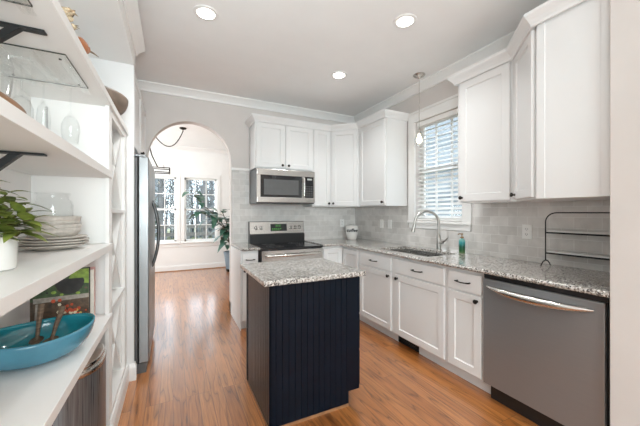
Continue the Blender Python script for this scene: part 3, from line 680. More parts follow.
q = MB(); q.sweep([(0, ID), (0, 0), (IW - 0.085, 0), (IW - 0.085, 0.1)], SHOE, -1); q.build('shoe_moulding', SUBFLOOR, isl)
for k, (za, zb) in enumerate(((0.115, 0.35), (0.36, 0.60), (0.61, 0.86))):
    q = MB(); q.box(IW + 0.0005, IW + 0.019, 0.02, ID - 0.02, za, zb, bev=0.003); dd = q.build('drawer', NAVY, isl)
    q = MB(); zc = (za + zb) / 2
    q.tube([(IW + 0.018, ID / 2 - 0.055, zc), (IW + 0.045, ID / 2 - 0.05, zc), (IW + 0.05, ID / 2, zc), (IW + 0.045, ID / 2 + 0.05, zc), (IW + 0.018, ID / 2 + 0.055, zc)], 0.005, 8); q.build('pull', BRONZE, dd, True)
q = MB(); q.box(0.462, 1.165, 1.640, 2.315, CT + 0.001, 0.914, bev=0.007, seg=3)
tag(q.build('countertop', GRANITE), 'speckled granite slab on top of the navy island', 'countertop')

# ================================================================== SINK AREA
sk = thing('sink', 'undermount stainless sink basin below the faucet', 'sink', ((SX0 + SX1) / 2, (SY0 + SY1) / 2, 0.68))
hx, hy, hz = (SX1 - SX0) / 2 - 0.001, (SY1 - SY0) / 2 - 0.001, 0.21
q = MB(); tk = 0.004
q.box(-hx, hx, -hy, hy, 0, tk); q.box(-hx, -hx + tk, -hy, hy, tk, hz); q.box(hx - tk, hx, -hy, hy, tk, hz); q.box(-hx + tk, hx - tk, -hy, -hy + tk, tk, hz); q.box(-hx + tk, hx - tk, hy - tk, hy, tk, hz)
q.build('basin', STEEL, sk)
q = MB(); q.lathe([(0, 0.0005), (0.02, 0.0005), (0.042, 0.004), (0.045, 0.001)], (0.05, 0, tk), 24); q.build('drain', NICKEL, sk, True)
fc = thing('faucet', 'brushed nickel gooseneck faucet behind the sink', 'faucet', (2.505, 2.235, 0.914))
q = MB(); q.lathe([(0, 0), (0.030, 0), (0.030, 0.006), (0.024, 0.012), (0.022, 0.10), (0.020, 0.15), (0.013, 0.165)], (0, 0, 0), 24); q.build('base', NICKEL, fc, True)
dirx, diry = -0.88, 0.47
reach = 0.25; R_ = reach / 2; zc = 0.285
pts = [(0, 0, 0.155), (0, 0, 0.22)]
for i in range(19):
    a = PI * i / 18; r = R_ - R_ * math.cos(a); pts.append((dirx * r, diry * r, zc + R_ * math.sin(a)))
pts.append((dirx * (reach + 0.004), diry * (reach + 0.004), zc - 0.02))
q = MB(); q.tube(pts, 0.0125, 14); q.build('spout', NICKEL, fc, True)
a_, b_ = Vector((dirx * (reach + 0.003), diry * (reach + 0.003), zc - 0.01)), Vector((dirx * (reach + 0.022), diry * (reach + 0.022), zc - 0.095))
q = MB(); q.cyl(a_, a_.lerp(b_, 0.5), 0.0145, 0.0165, 18); q.cyl(a_.lerp(b_, 0.5), b_, 0.0165, 0.021, 18); q.build('spray_head', NICKEL, fc, True)
q = MB(); q.cyl((0, -0.018, 0.085), (0, -0.055, 0.085), 0.018, 0.018, 18); q.tube([(0, -0.05, 0.088), (-0.004, -0.085, 0.105), (-0.008, -0.115, 0.130)], 0.008, 10, radii=[0.010, 0.008, 0.006]); q.build('lever', NICKEL, fc, True)
# soap bottle
TEALB = mat('teal_label', (0.02, 0.22, 0.22), 0.35); ns, lk, p = nodes(TEALB)
tc = N(TEALB, 'ShaderNodeTexCoord'); sx = N(TEALB, 'ShaderNodeSeparateXYZ'); lk.new(tc.outputs['Object'], sx.inputs[0])
nz = N(TEALB, 'ShaderNodeTexNoise', Scale=45.0, Detail=3.0); lk.new(tc.outputs['Object'], nz.inputs['Vector'])
ad = N(TEALB, 'ShaderNodeMath', operation='MULTIPLY_ADD'); ad.inputs[1].default_value = 7.0; lk.new(sx.outputs['Z'], ad.inputs[0])
sub = N(TEALB, 'ShaderNodeMath', operation='MULTIPLY'); sub.inputs[1].default_value = 0.25; lk.new(nz.outputs['Fac'], sub.inputs[0]); lk.new(sub.outputs[0], ad.inputs[2])
rp = ramp(TEALB, [(0.0, (0.22, 0.28, 0.15)), (0.3, (0.03, 0.13, 0.04)), (0.6, (0.02, 0.12, 0.08)), (0.85, (0.03, 0.28, 0.29)), (1.0, (0.15, 0.40, 0.38))]); lk.new(ad.outputs[0], rp.inputs[0]); lk.new(rp.outputs[0], p.inputs['Base Color'])
bt = thing('soap_bottle', 'teal and green soap bottle with brass pump by the faucet', 'bottle', (2.505, 1.955, 0.914))
q = MB(); q.lathe([(0, 0), (0.026, 0), (0.0285, 0.004), (0.0285, 0.118), (0.024, 0.132), (0.013, 0.140), (0.013, 0.146), (0, 0.146)], seg=24); q.build('bottle', TEALB, bt, True)
q = MB(); q.lathe([(0, 0), (0.016, 0), (0.016, 0.014), (0.005, 0.018), (0.005, 0.034), (0.012, 0.036), (0.012, 0.047), (0, 0.047)], (0, 0, 0.146), 18); q.tube([(0, 0, 0.188), (-0.02, 0.01, 0.189), (-0.036, 0.018, 0.182)], 0.005, 8); q.build('pump', BRASS, bt, True)

# two-tier corner rack
rk = thing('counter_shelf', 'two-tier black wire counter shelf with white boards', 'shelf', (2.46, 1.215, 0.914))
Lr = 0.52; Hr = 0.392; rr = 0.07
for sx_ in (-0.075, 0.075):
    pts = [(sx_, 0, 0.045)] + [(sx_, 0, z) for z in (0.1, 0.2, 0.3)]
q = MB(); pts = [(0, 0, 0.04), (0, 0, 0.15), (0, 0, Hr - rr)]
for i in range(1, 10):
    a = PI / 2 * i / 9; pts.append((0, -rr + rr * math.cos(a), Hr - rr + rr * math.sin(a)))
for i in range(0, 10):
    a = PI / 2 * i / 9; pts.append((0, -Lr + rr - rr * math.sin(a), Hr - rr + rr * math.cos(a)))
pts += [(0, -Lr, 0.15), (0, -Lr, 0.04)]
q.tube(pts, 0.0042, 8); q.build('frame', BLACK, rk, True)
for yy in (0, -Lr):
    q = MB(); q.tube([(-0.062, yy, 0.004), (-0.052, yy, 0.018), (-0.03, yy, 0.036), (0, yy, 0.044), (0.03, yy, 0.036), (0.052, yy, 0.018), (0.062, yy, 0.004)], 0.004, 8); q.build('foot', BLACK, rk, True)
for z in (0.095, 0.245):
    q = MB(); q.box(0.0, 0.098, -Lr + 0.006, -0.006, z, z + 0.006); 
    for xx in (0.0, 0.098): q.cyl((xx, 0, z), (xx, -Lr, z), 0.0045, seg=8)
    for yy in (0, -Lr): q.cyl((0.0, yy, z), (0.098, yy, z), 0.004, seg=8)
    tr = q.build('tier_frame', BLACK, rk)
    q = MB(); q.box(0.003, 0.096, -Lr + 0.008, -0.008, z + 0.0065, z + 0.016, bev=0.002); q.build('board', PLATEW, tr)

# outlets and switches
def wall_plate(name, label, cat, loc, rz, kind, grp):
    o = thing(name, label, cat, loc, rz, grp)
    q = MB(); q.box(-0.036, 0.036, -0.006, -0.0003, -0.058, 0.058, bev=0.002); q.build('cover_plate', PLATEW, o)
    if kind == 'outlet':
        for zz in (-0.021, 0.021):
            q = MB(); q.lathe([(0, 0), (0.0165, 0), (0.0165, 0.003), (0, 0.003)], (0, -0.0062, zz), 20, rot=Matrix.Rotation(PI / 2, 3, 'X')); rc = q.build('receptacle', TRIM, o)
            q = MB(); q.box(-0.008, -0.0055, -0.0100, -0.0093, zz - 0.003, zz + 0.007); q.box(0.0055, 0.008, -0.0100, -0.0093, zz - 0.003, zz + 0.006); q.cyl((0, -0.0100, zz - 0.009), (0, -0.0093, zz - 0.009), 0.0022, seg=8); q.build('slot', BLACKP, rc)
    else:
        q = MB(); q.box(-0.0165, 0.0165, -0.0085, -0.0062, -0.033, 0.033, bev=0.001); q.build('rocker', TRIM, o)
    return o
wall_plate('outlet', 'white outlet on the tile beside the counter shelf', 'outlet', (XR - 0.008, 1.405, 1.152), RZ, 'outlet', 'white wall plates')
wall_plate('light_switch', 'left white rocker switch of the pair near the corner', 'switch', (XR - 0.008, 3.275, 1.155), RZ, 'switch', 'white wall plates')
wall_plate('light_switch', 'right white rocker switch of the pair near the corner', 'switch', (XR - 0.008, 3.105, 1.155), RZ, 'switch', 'white wall plates')
wall_plate('outlet', 'white outlet on the back tile beside the canister', 'outlet', (2.335, YB - 0.008, 1.15), 0, 'outlet', 'white wall plates')
# canister
cn = thing('canister', 'white ceramic coffee canister in the counter corner', 'canister', (2.375, 3.72, 0.914), math.radians(-32))
q = MB(); q.lathe([(0, 0), (0.060, 0), (0.072, 0.012), (0.088, 0.08), (0.095, 0.14), (0.093, 0.185), (0.084, 0.200), (0, 0.200)], seg=32); q.build('jar', CERAMIC, cn, True)
q = MB(); q.lathe([(0, 0.030), (0.010, 0.030), (0.013, 0.024), (0.007, 0.014), (0.03, 0.012), (0.074, 0.004), (0.079, 0.0), (0, 0.0)], (0, 0, 0.2005), 28); q.build('lid', CERAMIC, cn, True)
text_mesh('lettering', 'coffee', 0.064, BLACK, cn, (0, -0.0985, 0.138), (PI / 2, 0, 0), depth=0.002, shear=0.25)

# ================================================================== CEILING FIXTURES
DL = []
for (u, v) in ((206, 13), (405, 21), (339, 75)):
    f_ = 296.; th = math.atan(147 / 296.); x = (u - 320) / f_; d_ = (HC - CAM_H) / ((213 - v) / f_)
    DL.append((d_ * (math.cos(th) * x + math.sin(th)), d_ * (math.cos(th) - math.sin(th) * x)))
def downlight(x, y, label, first=None):
    o = thing('recessed_light', label, 'ceiling light', (x, y, HC), 0, 'recessed ceiling lights')
    q = MB(); q.lathe([(0.062, 0), (0.090, 0), (0.088, -0.005), (0.064, -0.007)], (0, 0, -0.0005), 36, close=True); q.build('trim_ring', TRIM, o, True)
    q = MB(); q.lathe([(0, -0.0045), (0.0615, -0.0045), (0.0615, -0.001), (0, -0.001)], (0, 0, 0), 36); q.build('lens', LEDLENS, o)
    return o
first = downlight(DL[0][0], DL[0][1], 'recessed ceiling light nearest the open shelves')
dup(first, (DL[1][0], DL[1][1], HC), 'recessed ceiling light nearest the pendant, over the counter side')
dup(first, (DL[2][0], DL[2][1], HC), 'recessed ceiling light farthest away, in front of the range')
for i, (x, y) in enumerate(DL + [(0.35, -0.6), (1.3, -0.6), (0.35, -2.0), (1.3, -2.0)]):
    l = bpy.data.lights.new('recessed_lamp', 'AREA'); l.shape = 'DISK'; l.size = 0.12; l.energy = 5.8; l.spread = math.radians(115); l.color = (0.95, 0.98, 0.98)
    o = bpy.data.objects.new('recessed_lamp', l); COL.objects.link(o); o.location = (x, y, HC - 0.009)
# pendant
pd = thing('pendant_light', 'small glass pendant hanging over the sink', 'pendant light', (2.385, 2.39, HC))
q = MB(); q.lathe([(0, 0), (0.062, 0), (0.064, -0.006), (0.050, -0.020), (0.022, -0.034), (0.010, -0.045), (0, -0.045)], (0, 0, -0.0005), 28); q.build('canopy', STEELH, pd, True)
q = MB(); q.cyl((0, 0, -0.045), (0, 0, -0.60), 0.0042, seg=10); q.lathe([(0.004, -0.585), (0.012, -0.592), (0.020, -0.605), (0.024, -0.64), (0.022, -0.645), (0, -0.645)], seg=18); q.build('stem', STEELH, pd, True)
q = MB(); q.lathe([(0.021, -0.615), (0.030, -0.625), (0.052, -0.70), (0.060, -0.775), (0.058, -0.775), (0.050, -0.70), (0.028, -0.627), (0.021, -0.617)], seg=26, close=True); q.build('shade', GLASS, pd, True)
q = MB(); q.lathe([(0, -0.647), (0.012, -0.647), (0.014, -0.665), (0.027, -0.69), (0.030, -0.712), (0.022, -0.735), (0, -0.745)], seg=18); q.build('bulb', BULB, pd, True)

# chandelier in the breakfast room
ch = thing('chandelier', 'swagged bronze chandelier with candle bulbs beyond the arch', 'chandelier', (-0.36, 5.45, HC))
hk = Vector((0.157 + 0.36, 5.73 - 5.45, 0))
q = MB(); q.lathe([(0, 0), (0.055, 0), (0.058, -0.012), (0.045, -0.024), (0.012, -0.034), (0, -0.034)], (hk.x, hk.y, -0.0005), 24); q.cyl((hk.x, hk.y, -0.03), (hk.x, hk.y, -0.075), 0.007, seg=8); q.build('canopy', BRONZE, ch, True)
q = MB(); pts = []
for i in range(25):
    u = i / 24; sag = 0.36 * 4 * u * (1 - u) * (1 - 0.35 * u)
    pts.append((hk.x * (1 - u), hk.y * (1 - u), -0.06 - sag * 1.0 - 0.03 * u))
q.tube(pts, 0.008, 8); q.build('swag_cord', BRONZE, ch, True)
q = MB(); q.lathe([(0, 0), (0.02, 0), (0.02, -0.03), (0.006, -0.05), (0, -0.05)], (0, 0, -0.0005), 14); q.cyl((0, 0, -0.05), (0, 0, -0.12), 0.006, seg=8); q.build('hook', BRONZE, ch, True)
q = MB(); q.tube([(0, 0, -0.10), (0, 0.0, -0.25), (0.015, 0, -0.4), (0.06, 0, -0.58), (0.14, 0, -0.76)], 0.010, 8); q.tube([(0, 0, -0.10), (0, 0.0, -0.25), (-0.015, 0, -0.4), (-0.06, 0, -0.58), (-0.14, 0, -0.76)], 0.010, 8); q.build('arm', BRONZE, ch, True)
q = MB()
for zz in (-0.77, -0.84):
    for yy in (-0.10, 0.10): q.box(-0.30, 0.32, yy - 0.007, yy + 0.007, zz - 0.007, zz + 0.007)
    for xx in (-0.30, 0.30): q.box(xx, xx + 0.02, -0.09, 0.09, zz - 0.010, zz + 0.010)
for xx in (-0.30, 0.30):
    for yy in (-0.10, 0.10): q.box(xx, xx + 0.02, yy - 0.009, yy + 0.009, -0.83, -0.78)
q.build('frame', BRONZE, ch)
for xx in (-0.22, 0.0, 0.22):
    for yy in (-0.10, 0.10):
        q = MB(); q.cyl((xx, yy, -0.76), (xx, yy, -0.70), 0.014, seg=12); cd = q.build('candle_sleeve', TRIM, ch, True)
        q = MB(); q.lathe([(0, -0.70), (0.012, -0.70), (0.024, -0.67), (0.022, -0.645), (0.008, -0.61), (0, -0.60)], (xx, yy, 0), 12); q.build('bulb', BULB, cd, True)

# ================================================================== PLANTS
def leaf_blade(mb, base, d, L, Wd, droop=0.3, fold=0.15, mi=0, seg=5):
    """a cupped leaf blade with a midrib fold"""
    base = Vector(base); d = Vector(d).normalized(); s = d.cross(Vector((0, 0, 1)))
    if s.length < 0.05: s = Vector((1, 0, 0))
    s.normalize(); up = s.cross(d).normalized()
    t = bmesh.new(); rows = []
    for i in range(seg + 1):
        u = i / seg; w_ = Wd * max(0, math.sin(PI * min(1, 0.06 + 0.94 * u) ** 0.85)) * 0.5 if i < seg else 0.0
        p = base + d * (L * u) + Vector((0, 0, -droop * L * u * u))
        rows.append([t.verts.new(p - s * w_ + up * w_ * fold), t.verts.new(p), t.verts.new(p + s * w_ + up * w_ * fold)])
    for a, b in zip(rows, rows[1:]):
        for k in (0, 1): t.faces.new((a[k], a[k + 1], b[k + 1], b[k]))
    bmesh.ops.remove_doubles(t, verts=t.verts, dist=1e-5)
    mb.take(t, mi)
rp_ = thing('rubber_plant', 'tall large-leaved plant in blue grey pot by the far windows', 'plant', (1.20, 6.86, 0))
q = MB(); q.lathe([(0, 0.055), (0.12, 0.055), (0.14, 0.07), (0.175, 0.36), (0.19, 0.42), (0.19, 0.44), (0.172, 0.44), (0.165, 0.40), (0, 0.39)], seg=32); q.build('pot', POTB, rp_, True)
q = MB(); q.box(-0.13, 0.13, -0.13, 0.13, 0.045, 0.055)
for sx_ in (-1, 1):
    for sy_ in (-1, 1): q.cyl((sx_ * 0.10, sy_ * 0.10, 0), (sx_ * 0.10, sy_ * 0.10, 0.045), 0.02, seg=10)
q.build('pot_stand', BRONZE, rp_)
q = MB(); q.lathe([(0, 0.41), (0.166, 0.405), (0.166, 0.395), (0, 0.392)], seg=24); q.build('soil', SOIL, rp_)
stems = [[(0, 0, 0.40), (-0.06, -0.05, 0.8), (-0.28, -0.10, 1.15), (-0.66, -0.16, 1.50), (-0.88, -0.18, 1.78)], [(0.02, 0.02, 0.40), (-0.03, 0, 0.75), (-0.12, -0.06, 1.05), (-0.24, -0.08, 1.35)],
         [(-0.02, 0, 0.40), (-0.08, -0.05, 0.65), (-0.22, -0.15, 0.85)], [(0.02, 0, 0.40), (0.05, -0.06, 0.8), (0.04, -0.12, 1.2)], [(0, 0, 0.4), (-0.15, -0.08, 0.95), (-0.45, -0.16, 1.20), (-0.76, -0.2, 1.36)]]
for st in stems: q = MB(); q.tube(st, 0.011, 7, radii=[0.013 - 0.006 * i / (len(st) - 1) for i in range(len(st))]); q.build('stem', STEM, rp_, True)
random.seed(11); nl = 0
for st in stems:
    P = [Vector(p) for p in st]; n = 7 + 5 * (len(P) - 2)
    for k in range(n):
        u = 0.22 + 0.78 * (k + 0.5) / n; f = u * (len(P) - 1); i = min(int(f), len(P) - 2); b = P[i].lerp(P[i + 1], f - i)
        a = k * 2.4 + random.uniform(-0.5, 0.5); dz = random.uniform(-0.1, 0.75)
        q = MB(); dv = Vector((math.cos(a), math.sin(a) - 0.25, dz)).normalized()
        q.tube([b, b + dv * 0.05], 0.004, 5); leaf_blade(q, b + dv * 0.045, dv, random.uniform(0.24, 0.31), random.uniform(0.13, 0.17), random.uniform(0.3, 0.9)); q.build('leaf', LEAFB, rp_, 'all')

pp = thing('potted_plant', 'leafy olive-green plant in white pot on the open shelf', 'plant', (-0.488, 1.218, 1.1335))
q = MB(); q.lathe([(0, 0), (0.054, 0), (0.059, 0.004), (0.062, 0.112), (0.059, 0.115), (0.056, 0.112), (0.054, 0.098), (0, 0.098)], seg=32); q.build('pot', CERAMIC, pp, True)
q = MB(); q.lathe([(0, 0.104), (0.0535, 0.102), (0.0535, 0.0985), (0, 0.0985)], seg=20); q.build('soil', SOIL, pp)
random.seed(5)
tips = [(-0.02, 0.02, 0.24), (0.06, 0.02, 0.20), (0.07, 0.03, 0.17), (0.09, 0.03, 0.14), (-0.05, -0.05, 0.22), (0.01, -0.07, 0.17), (-0.05, 0.02, 0.19), (0.10, -0.02, 0.15), (0.085, 0.02, 0.11), (-0.02, -0.02, 0.27), (0.04, 0.0, 0.23), (0.05, -0.085, 0.105), (0.085, -0.05, 0.115), (0.02, -0.09, 0.13)]
for tp in tips:
    q = MB(); e_ = Vector(tp); m_ = Vector((tp[0] * 0.45, tp[1] * 0.45, 0.10 + (e_.z - 0.10) * 0.7)); q.tube([(0, 0, 0.10), m_, e_], 0.0022, 5); sm = q.build('stem', STEM, pp, True)
    for k in range(9):
        u = 0.3 + 0.7 * k / 8; b = m_.lerp(e_, (u - 0.4) / 0.6) if u > 0.4 else Vector((0, 0, 0.10)).lerp(m_, u / 0.4)
        a = k * 2.4; dv = Vector((math.cos(a) + tp[0] * 5, math.sin(a) + tp[1] * 5, random.uniform(-0.1, 0.8))).normalized()
        q = MB(); leaf_blade(q, b, dv, random.uniform(0.058, 0.085), random.uniform(0.030, 0.042), random.uniform(0.1, 0.5)); q.build('leaf', LEAFA, sm, 'all')

# ================================================================== OPEN SHELVING
YE = 2.06; YS = 0.30; SHZ = (0.700, 1.096, 1.500, 1.905); TH = 0.037
sv = thing('open_shelving', 'white built-in open shelving on the left wall', 'shelving', (XF, YE, 0))
q = MB(); q.box(XL - XF + 0.001, -0.001, -0.022, 0.0, 0.0, SHZ[3]); q.box(-0.020, 0.0, -0.05, -0.022, 0.0, SHZ[3], bev=0.001); q.build('end_panel', SHELF, sv)
for i, z in enumerate(SHZ):
    q = MB(); yy1 = -0.0225 if i < 3 else 2.7205 - YE
    q.box(XL - XF + 0.001, 0.012, YS - YE, yy1, z, z + TH, bev=0.0015); q.build('shelf', SHELF, sv)
q = MB(); q.box(XL - XF + 0.001, -0.268 - XF, YS - YE, 2.7555 - YE, 2.462, 2.57, bev=0.002); q.build('top_box', SHELF, sv)
TOPC = [(0, 2.552), (0.010, 2.552), (0.014, 2.572), (0.030, 2.596), (0.058, 2.628), (0.064, 2.638), (0.064, 2.656), (0, 2.656)]
q = MB(); q.sweep([(-0.2675 - XF, YS - YE), (-0.2675 - XF, 2.756 - YE), (XL - XF + 0.001, 2.756 - YE)], TOPC, 1 if False else 1); q.build('crown', TRIM, sv)
# wine rack
wr = thing('wine_rack', 'white built-in wine rack with X dividers beside the refrigerator panel', 'wine rack', (XF, YE + 0.001, 0))
RW_ = 2.7205 - YE - 0.001
q = MB(); q.box(-0.02, 0, 0.0, 0.035, 0.0, 1.904); q.box(-0.02, 0, RW_ - 0.115, RW_ - 0.0005, 0.0, 1.904); q.box(-0.02, 0, 0.035, RW_ - 0.115, 0.0, 0.16); q.box(-0.02, 0, 0.035, RW_ - 0.115, 1.865, 1.904)
q.box(XL - XF + 0.001, -0.02, RW_ - 0.135, RW_ - 0.115, 0.0, 1.904)
q.build('face_frame', SHELF, wr)
q = MB(); q.box(XL - XF + 0.001, XL - XF + 0.012, 0.0, RW_ - 0.135, 0.16, 1.904); q.build('back_panel', SHELF, wr)
y0, y1 = 0.002, RW_ - 0.136; cells = ((0.16, 0.735), (0.755, 1.305), (1.325, 1.903))
for z in (0.14, 0.735, 1.305):
    q = MB(); q.box(XL - XF + 0.013, -0.0205 if z < 0.2 else 0.0, max(y0, 0.0355), y1 if z < 0.2 else RW_ - 0.1155, z, z + 0.0195); q.build('shelf', SHELF, wr)
for za, zb in cells:
    for s_ in (0, 1):
        a, b = ((y0 + 0.033, za + 0.001), (y1 + 0.02, zb - 0.001)); h_ = 0.011
        if s_ == 0: pl = [(a[0], za + 0.001), (a[0] + h_, za + 0.001), (b[0], zb - 0.001 - h_), (b[0], zb - 0.001), (b[0] - h_, zb - 0.001), (a[0], za + 0.001 + h_)]
        else: pl = [(b[0], za + 0.001), (b[0], za + 0.001 + h_), (a[0] + h_, zb - 0.001), (a[0], zb - 0.001), (a[0], zb - 0.001 - h_), (b[0] - h_, za + 0.001)]
        q = MB(); q.prism(pl, XL - XF + 0.013, -0.0207, 'X'); q.build('divider', SHELF, wr)
t = MB().sweep([(XF + 0.0005, YE - 0.03), (XF + 0.0005, 2.7205)], [(o, z) for o, z in BASE], 1)
struct(t.build('baseboard_left', TRIM), 'white baseboard under the wine rack', 'baseboard')
# brackets
for z, lab in ((SHZ[3], 'black iron shelf bracket under the highest shelf'), (SHZ[2], 'black iron shelf bracket under the shelf with the wooden bowl')):
    bk = thing('shelf_bracket', lab, 'bracket', (XL, 1.285, z - 0.0008), 0, 'black iron shelf brackets')
    q = MB(); q.box(0.0005, 0.282, -0.0145, 0.0145, -0.006, 0, bev=0.001); q.build('arm', BLACK, bk)
    q = MB(); q.box(0.0005, 0.006, -0.0145, 0.0145, -0.24, -0.0065, bev=0.001); q.build('back_plate', BLACK, bk)
    q = MB(); q.prism([(0.0065, -0.225), (0.0065, -0.197), (0.195, -0.0065), (0.223, -0.0065)], -0.011, 0.011, 'Y'); q.build('brace', BLACK, bk)

# acrylic stemware racks and hanging glasses
def stem_rack(ya, yb, label, x0=-0.645, x1=-0.365):
    o = thing('stemware_rack', label, 'rack', (x0, ya, SHZ[3] - 0.0008), 0, 'clear acrylic stemware racks')
    q = MB(); q.box(0, x1 - x0, 0, yb - ya, -0.005, 0); q.build('mounting_plate', ACRYL, o)
    q = MB(); q.box(0, x1 - x0, -0.0015, -0.0002, -0.005, 0); q.box(0, x1 - x0, yb - ya + 0.0002, yb - ya + 0.0015, -0.005, 0); q.box(x1 - x0 + 0.0002, x1 - x0 + 0.0015, 0, yb - ya, -0.005, 0); q.build('edge', ACRYLEDGE, o)
    n = 4
    for i in range(n):
        xx = (x1 - x0) * (i + 0.02) / (n - 1) * 0.98
        q = MB(); q.box(xx, xx + 0.004, 0.01, yb - ya - 0.01, -0.030, -0.0055); q.box(xx - 0.014, xx + 0.018, 0.01, yb - ya - 0.01, -0.034, -0.0305); q.build('rail', ACRYL, o)
    q = MB()
    for xx in (0.03, x1 - x0 - 0.025):
        for yy in (0.04, yb - ya - 0.04): q.cyl((xx, yy, -0.0055), (xx, yy, -0.0085), 0.0048, seg=10)
    q.build('screw', BRONZE, o)
    return o
stem_rack(1.43, 1.765, 'clear acrylic stemware rack right of the upper black bracket')
stem_rack(0.80, 1.137, 'clear acrylic stemware rack left of the upper black bracket')
def wine_glass(kind):
    """hung upside down: foot at z=0, bowl below"""
    q = MB()
    if kind == 'wine': pr = [(0, 0), (0.034, -0.001), (0.030, -0.004), (0.006, -0.010), (0.004, -0.020), (0.0036, -0.120), (0.008, -0.132), (0.024, -0.150), (0.033, -0.180), (0.034, -0.205), (0.028, -0.262), (0.0266, -0.262), (0.0326, -0.205), (0.0316, -0.180), (0.023, -0.152), (0, -0.135)]
    else: pr = [(0, 0), (0.030, -0.001), (0.027, -0.004), (0.006, -0.009), (0.004, -0.018), (0.0036, -0.075), (0.010, -0.09), (0.021, -0.120), (0.025, -0.165), (0.021, -0.265), (0.0198, -0.265), (0.0237, -0.165), (0.0197, -0.122), (0, -0.083)]
    return q.lathe(pr, seg=28)
zg = SHZ[3] - 0.0305
xs = (-0.415, -0.508, -0.600); GR = 'stemware hanging under the highest shelf'
def hang(kind, loc, label):
    o = wine_glass(kind).build('wine_glass' if kind == 'wine' else 'champagne_flute', GLASS, None, 'all'); o.location = loc
    return tag(o, label, 'glass', GR)
proto = hang('wine', (xs[0], 1.70, zg + 0.0055), 'clear wine glass hanging by itself, nearest the shelf end and the wine rack')
labs = {0: 'front column, nearest the shelf edge', 1: 'middle column', 2: 'rear column, against the wall'}
rowl = {0: 'nearest row', 1: 'second row', 2: 'farthest row'}
for r_, yy in enumerate((1.49, 1.595, 1.70)):
    for c_, xx in enumerate(xs):
        if (r_, c_) in ((2, 0), (2, 1), (0, 0), (1, 0), (1, 1)): continue
        g = proto.copy(); COL.objects.link(g); g.location = (xx, yy, zg + 0.0055); g['label'] = 'clear wine glass in the right rack: %s, %s' % (labs[c_], rowl[r_])
fl = thing('champagne_flute', 'flute with black script hanging amid the clear wine glasses', 'glass', (xs[1], 1.70, zg + 0.0055), 0, GR)
wine_glass('flute').build('glass', GLASS, fl, 'all')
random.seed(3); q = MB()
zz = -0.120
while zz > -0.225:          # a vertical line of black script down the side facing the room
    rr = 0.0258
    a = math.radians(-52); ct = Vector((math.cos(a) * rr, math.sin(a) * rr, zz))
    s_ = Vector((-math.sin(a), math.cos(a), 0)); hgt = random.uniform(0.004, 0.008); wd = random.uniform(0.003, 0.007)
    q.tube([ct - s_ * wd, ct + s_ * (wd * 0.2) + Vector((0, 0, hgt)), ct + s_ * wd, ct + Vector((0, 0, -hgt))], 0.0011, 5); zz -= 0.011
q.build('script', BLACK, fl)
for r_, yy in enumerate((0.87, 0.97, 1.07)):
    for c_, xx in enumerate(xs):
        g = proto.copy(); COL.objects.link(g); g.location = (xx, yy, zg + 0.0055); g['label'] = 'clear wine glass in the left rack: %s, %s' % (labs[c_], rowl[r_])

# things on the shelves
def oval_bowl(name, label, cat, loc, rz, a, b, h, wall, m_in, m_out, parts=('bowl',), foot=0.45, tip=0.0):
    o = thing(name, label, cat, loc, rz)
    q = MB(); n = 14; prof = []
    for i in range(n + 1):
        u = i / n; prof.append((foot + (1 - foot) * max(0, math.sin(u * PI / 2)) ** 0.9 if i else foot, h * max(0, 1 - math.cos(u * PI / 2)) ** 0.9))
    t = bmesh.new(); seg = 56; rings = []
    def ring(r, z, inner): 
        vs = []
        for k in range(seg):
            an_ = 2 * PI * k / seg; aa = (a - (wall if inner else 0)) * r; bb = (b - (wall if inner else 0)) * r
            x_ = aa * math.cos(an_); vs.append(t.verts.new((x_, bb * math.sin(an_), z + tip * (x_ / a) ** 2 * (z / h))))
        return vs
    outer = [ring(r, z, False) for r, z in prof]; inner = [ring(r, max(z, wall) if i < n else h, True) for i, (r, z) in enumerate(prof)]
    fo = []
    for A in (outer,):
        for r0, r1 in zip(A, A[1:]):
            for k in range(seg): t.faces.new((r0[k], r0[(k + 1) % seg], r1[(k + 1) % seg], r1[k]))
    t.faces.new(outer[0])
    nf = len(t.faces)
    for r0, r1 in zip(inner, inner[1:]):
        for k in range(seg): t.faces.new((r1[k], r1[(k + 1) % seg], r0[(k + 1) % seg], r0[k]))
    t.faces.new(inner[0])
    for k in range(seg): t.faces.new((outer[-1][k], outer[-1][(k + 1) % seg], inner[-1][(k + 1) % seg], inner[-1][k]))
    t.faces.ensure_lookup_table()
    fl_in = set(range(nf, len(t.faces)))
    for i, f in enumerate(t.faces): f.material_index = 1 if i in fl_in else 0
    bmesh.ops.recalc_face_normals(t, faces=t.faces)
    me = bpy.data.meshes.new('bowl'); t.to_mesh(me); t.free(); me.materials.append(m_out); me.materials.append(m_in)
    for p_ in me.polygons: p_.use_smooth = True
    ob = bpy.data.objects.new('bowl', me); COL.objects.link(ob); ob.parent = o
    return o
ts = SHZ[0] + TH + 0.0006
bz = math.radians(25)
oval_bowl('serving_bowl', 'large oval teal glazed serving bowl on the lowest shelf', 'bowl', (-0.478, 1.525, ts), bz, 0.185, 0.160, 0.105, 0.006, TEALIN, TEALOUT, foot=0.42, tip=0.018)
def server(name, label, p0, p1, r):
    o = thing(name, label, 'utensil', p0, 0, 'wooden salad servers')
    d = Vector(p1) - Vector(p0); q = MB()
    q.tube([d * (0.25 + 0.75 * i / 6) + Vector((0, 0, 0.004 * math.sin(i))) for i in range(7)], r, 8, radii=[r * (0.7 + 0.08 * i) for i in range(7)]); q.build('handle', DRIFT, o, True)
    q = MB(); q.lathe([(0, -0.006), (0.6, -0.004), (1.0, 0.003), (0.96, 0.006), (0.6, 0.0), (0, -0.002)], (0, 0, 0.006), 20, sx=0.022, sy=0.045,
                      rot=Matrix.Rotation(math.atan2(d.y, d.x) - PI / 2, 3, 'Z') @ Matrix.Diagonal((1, 1, 1))); 
    q.tube([(0, 0, 0.006), d * 0.26], r * 0.7, 8); q.build('spoon_head', DRIFT, o, True)
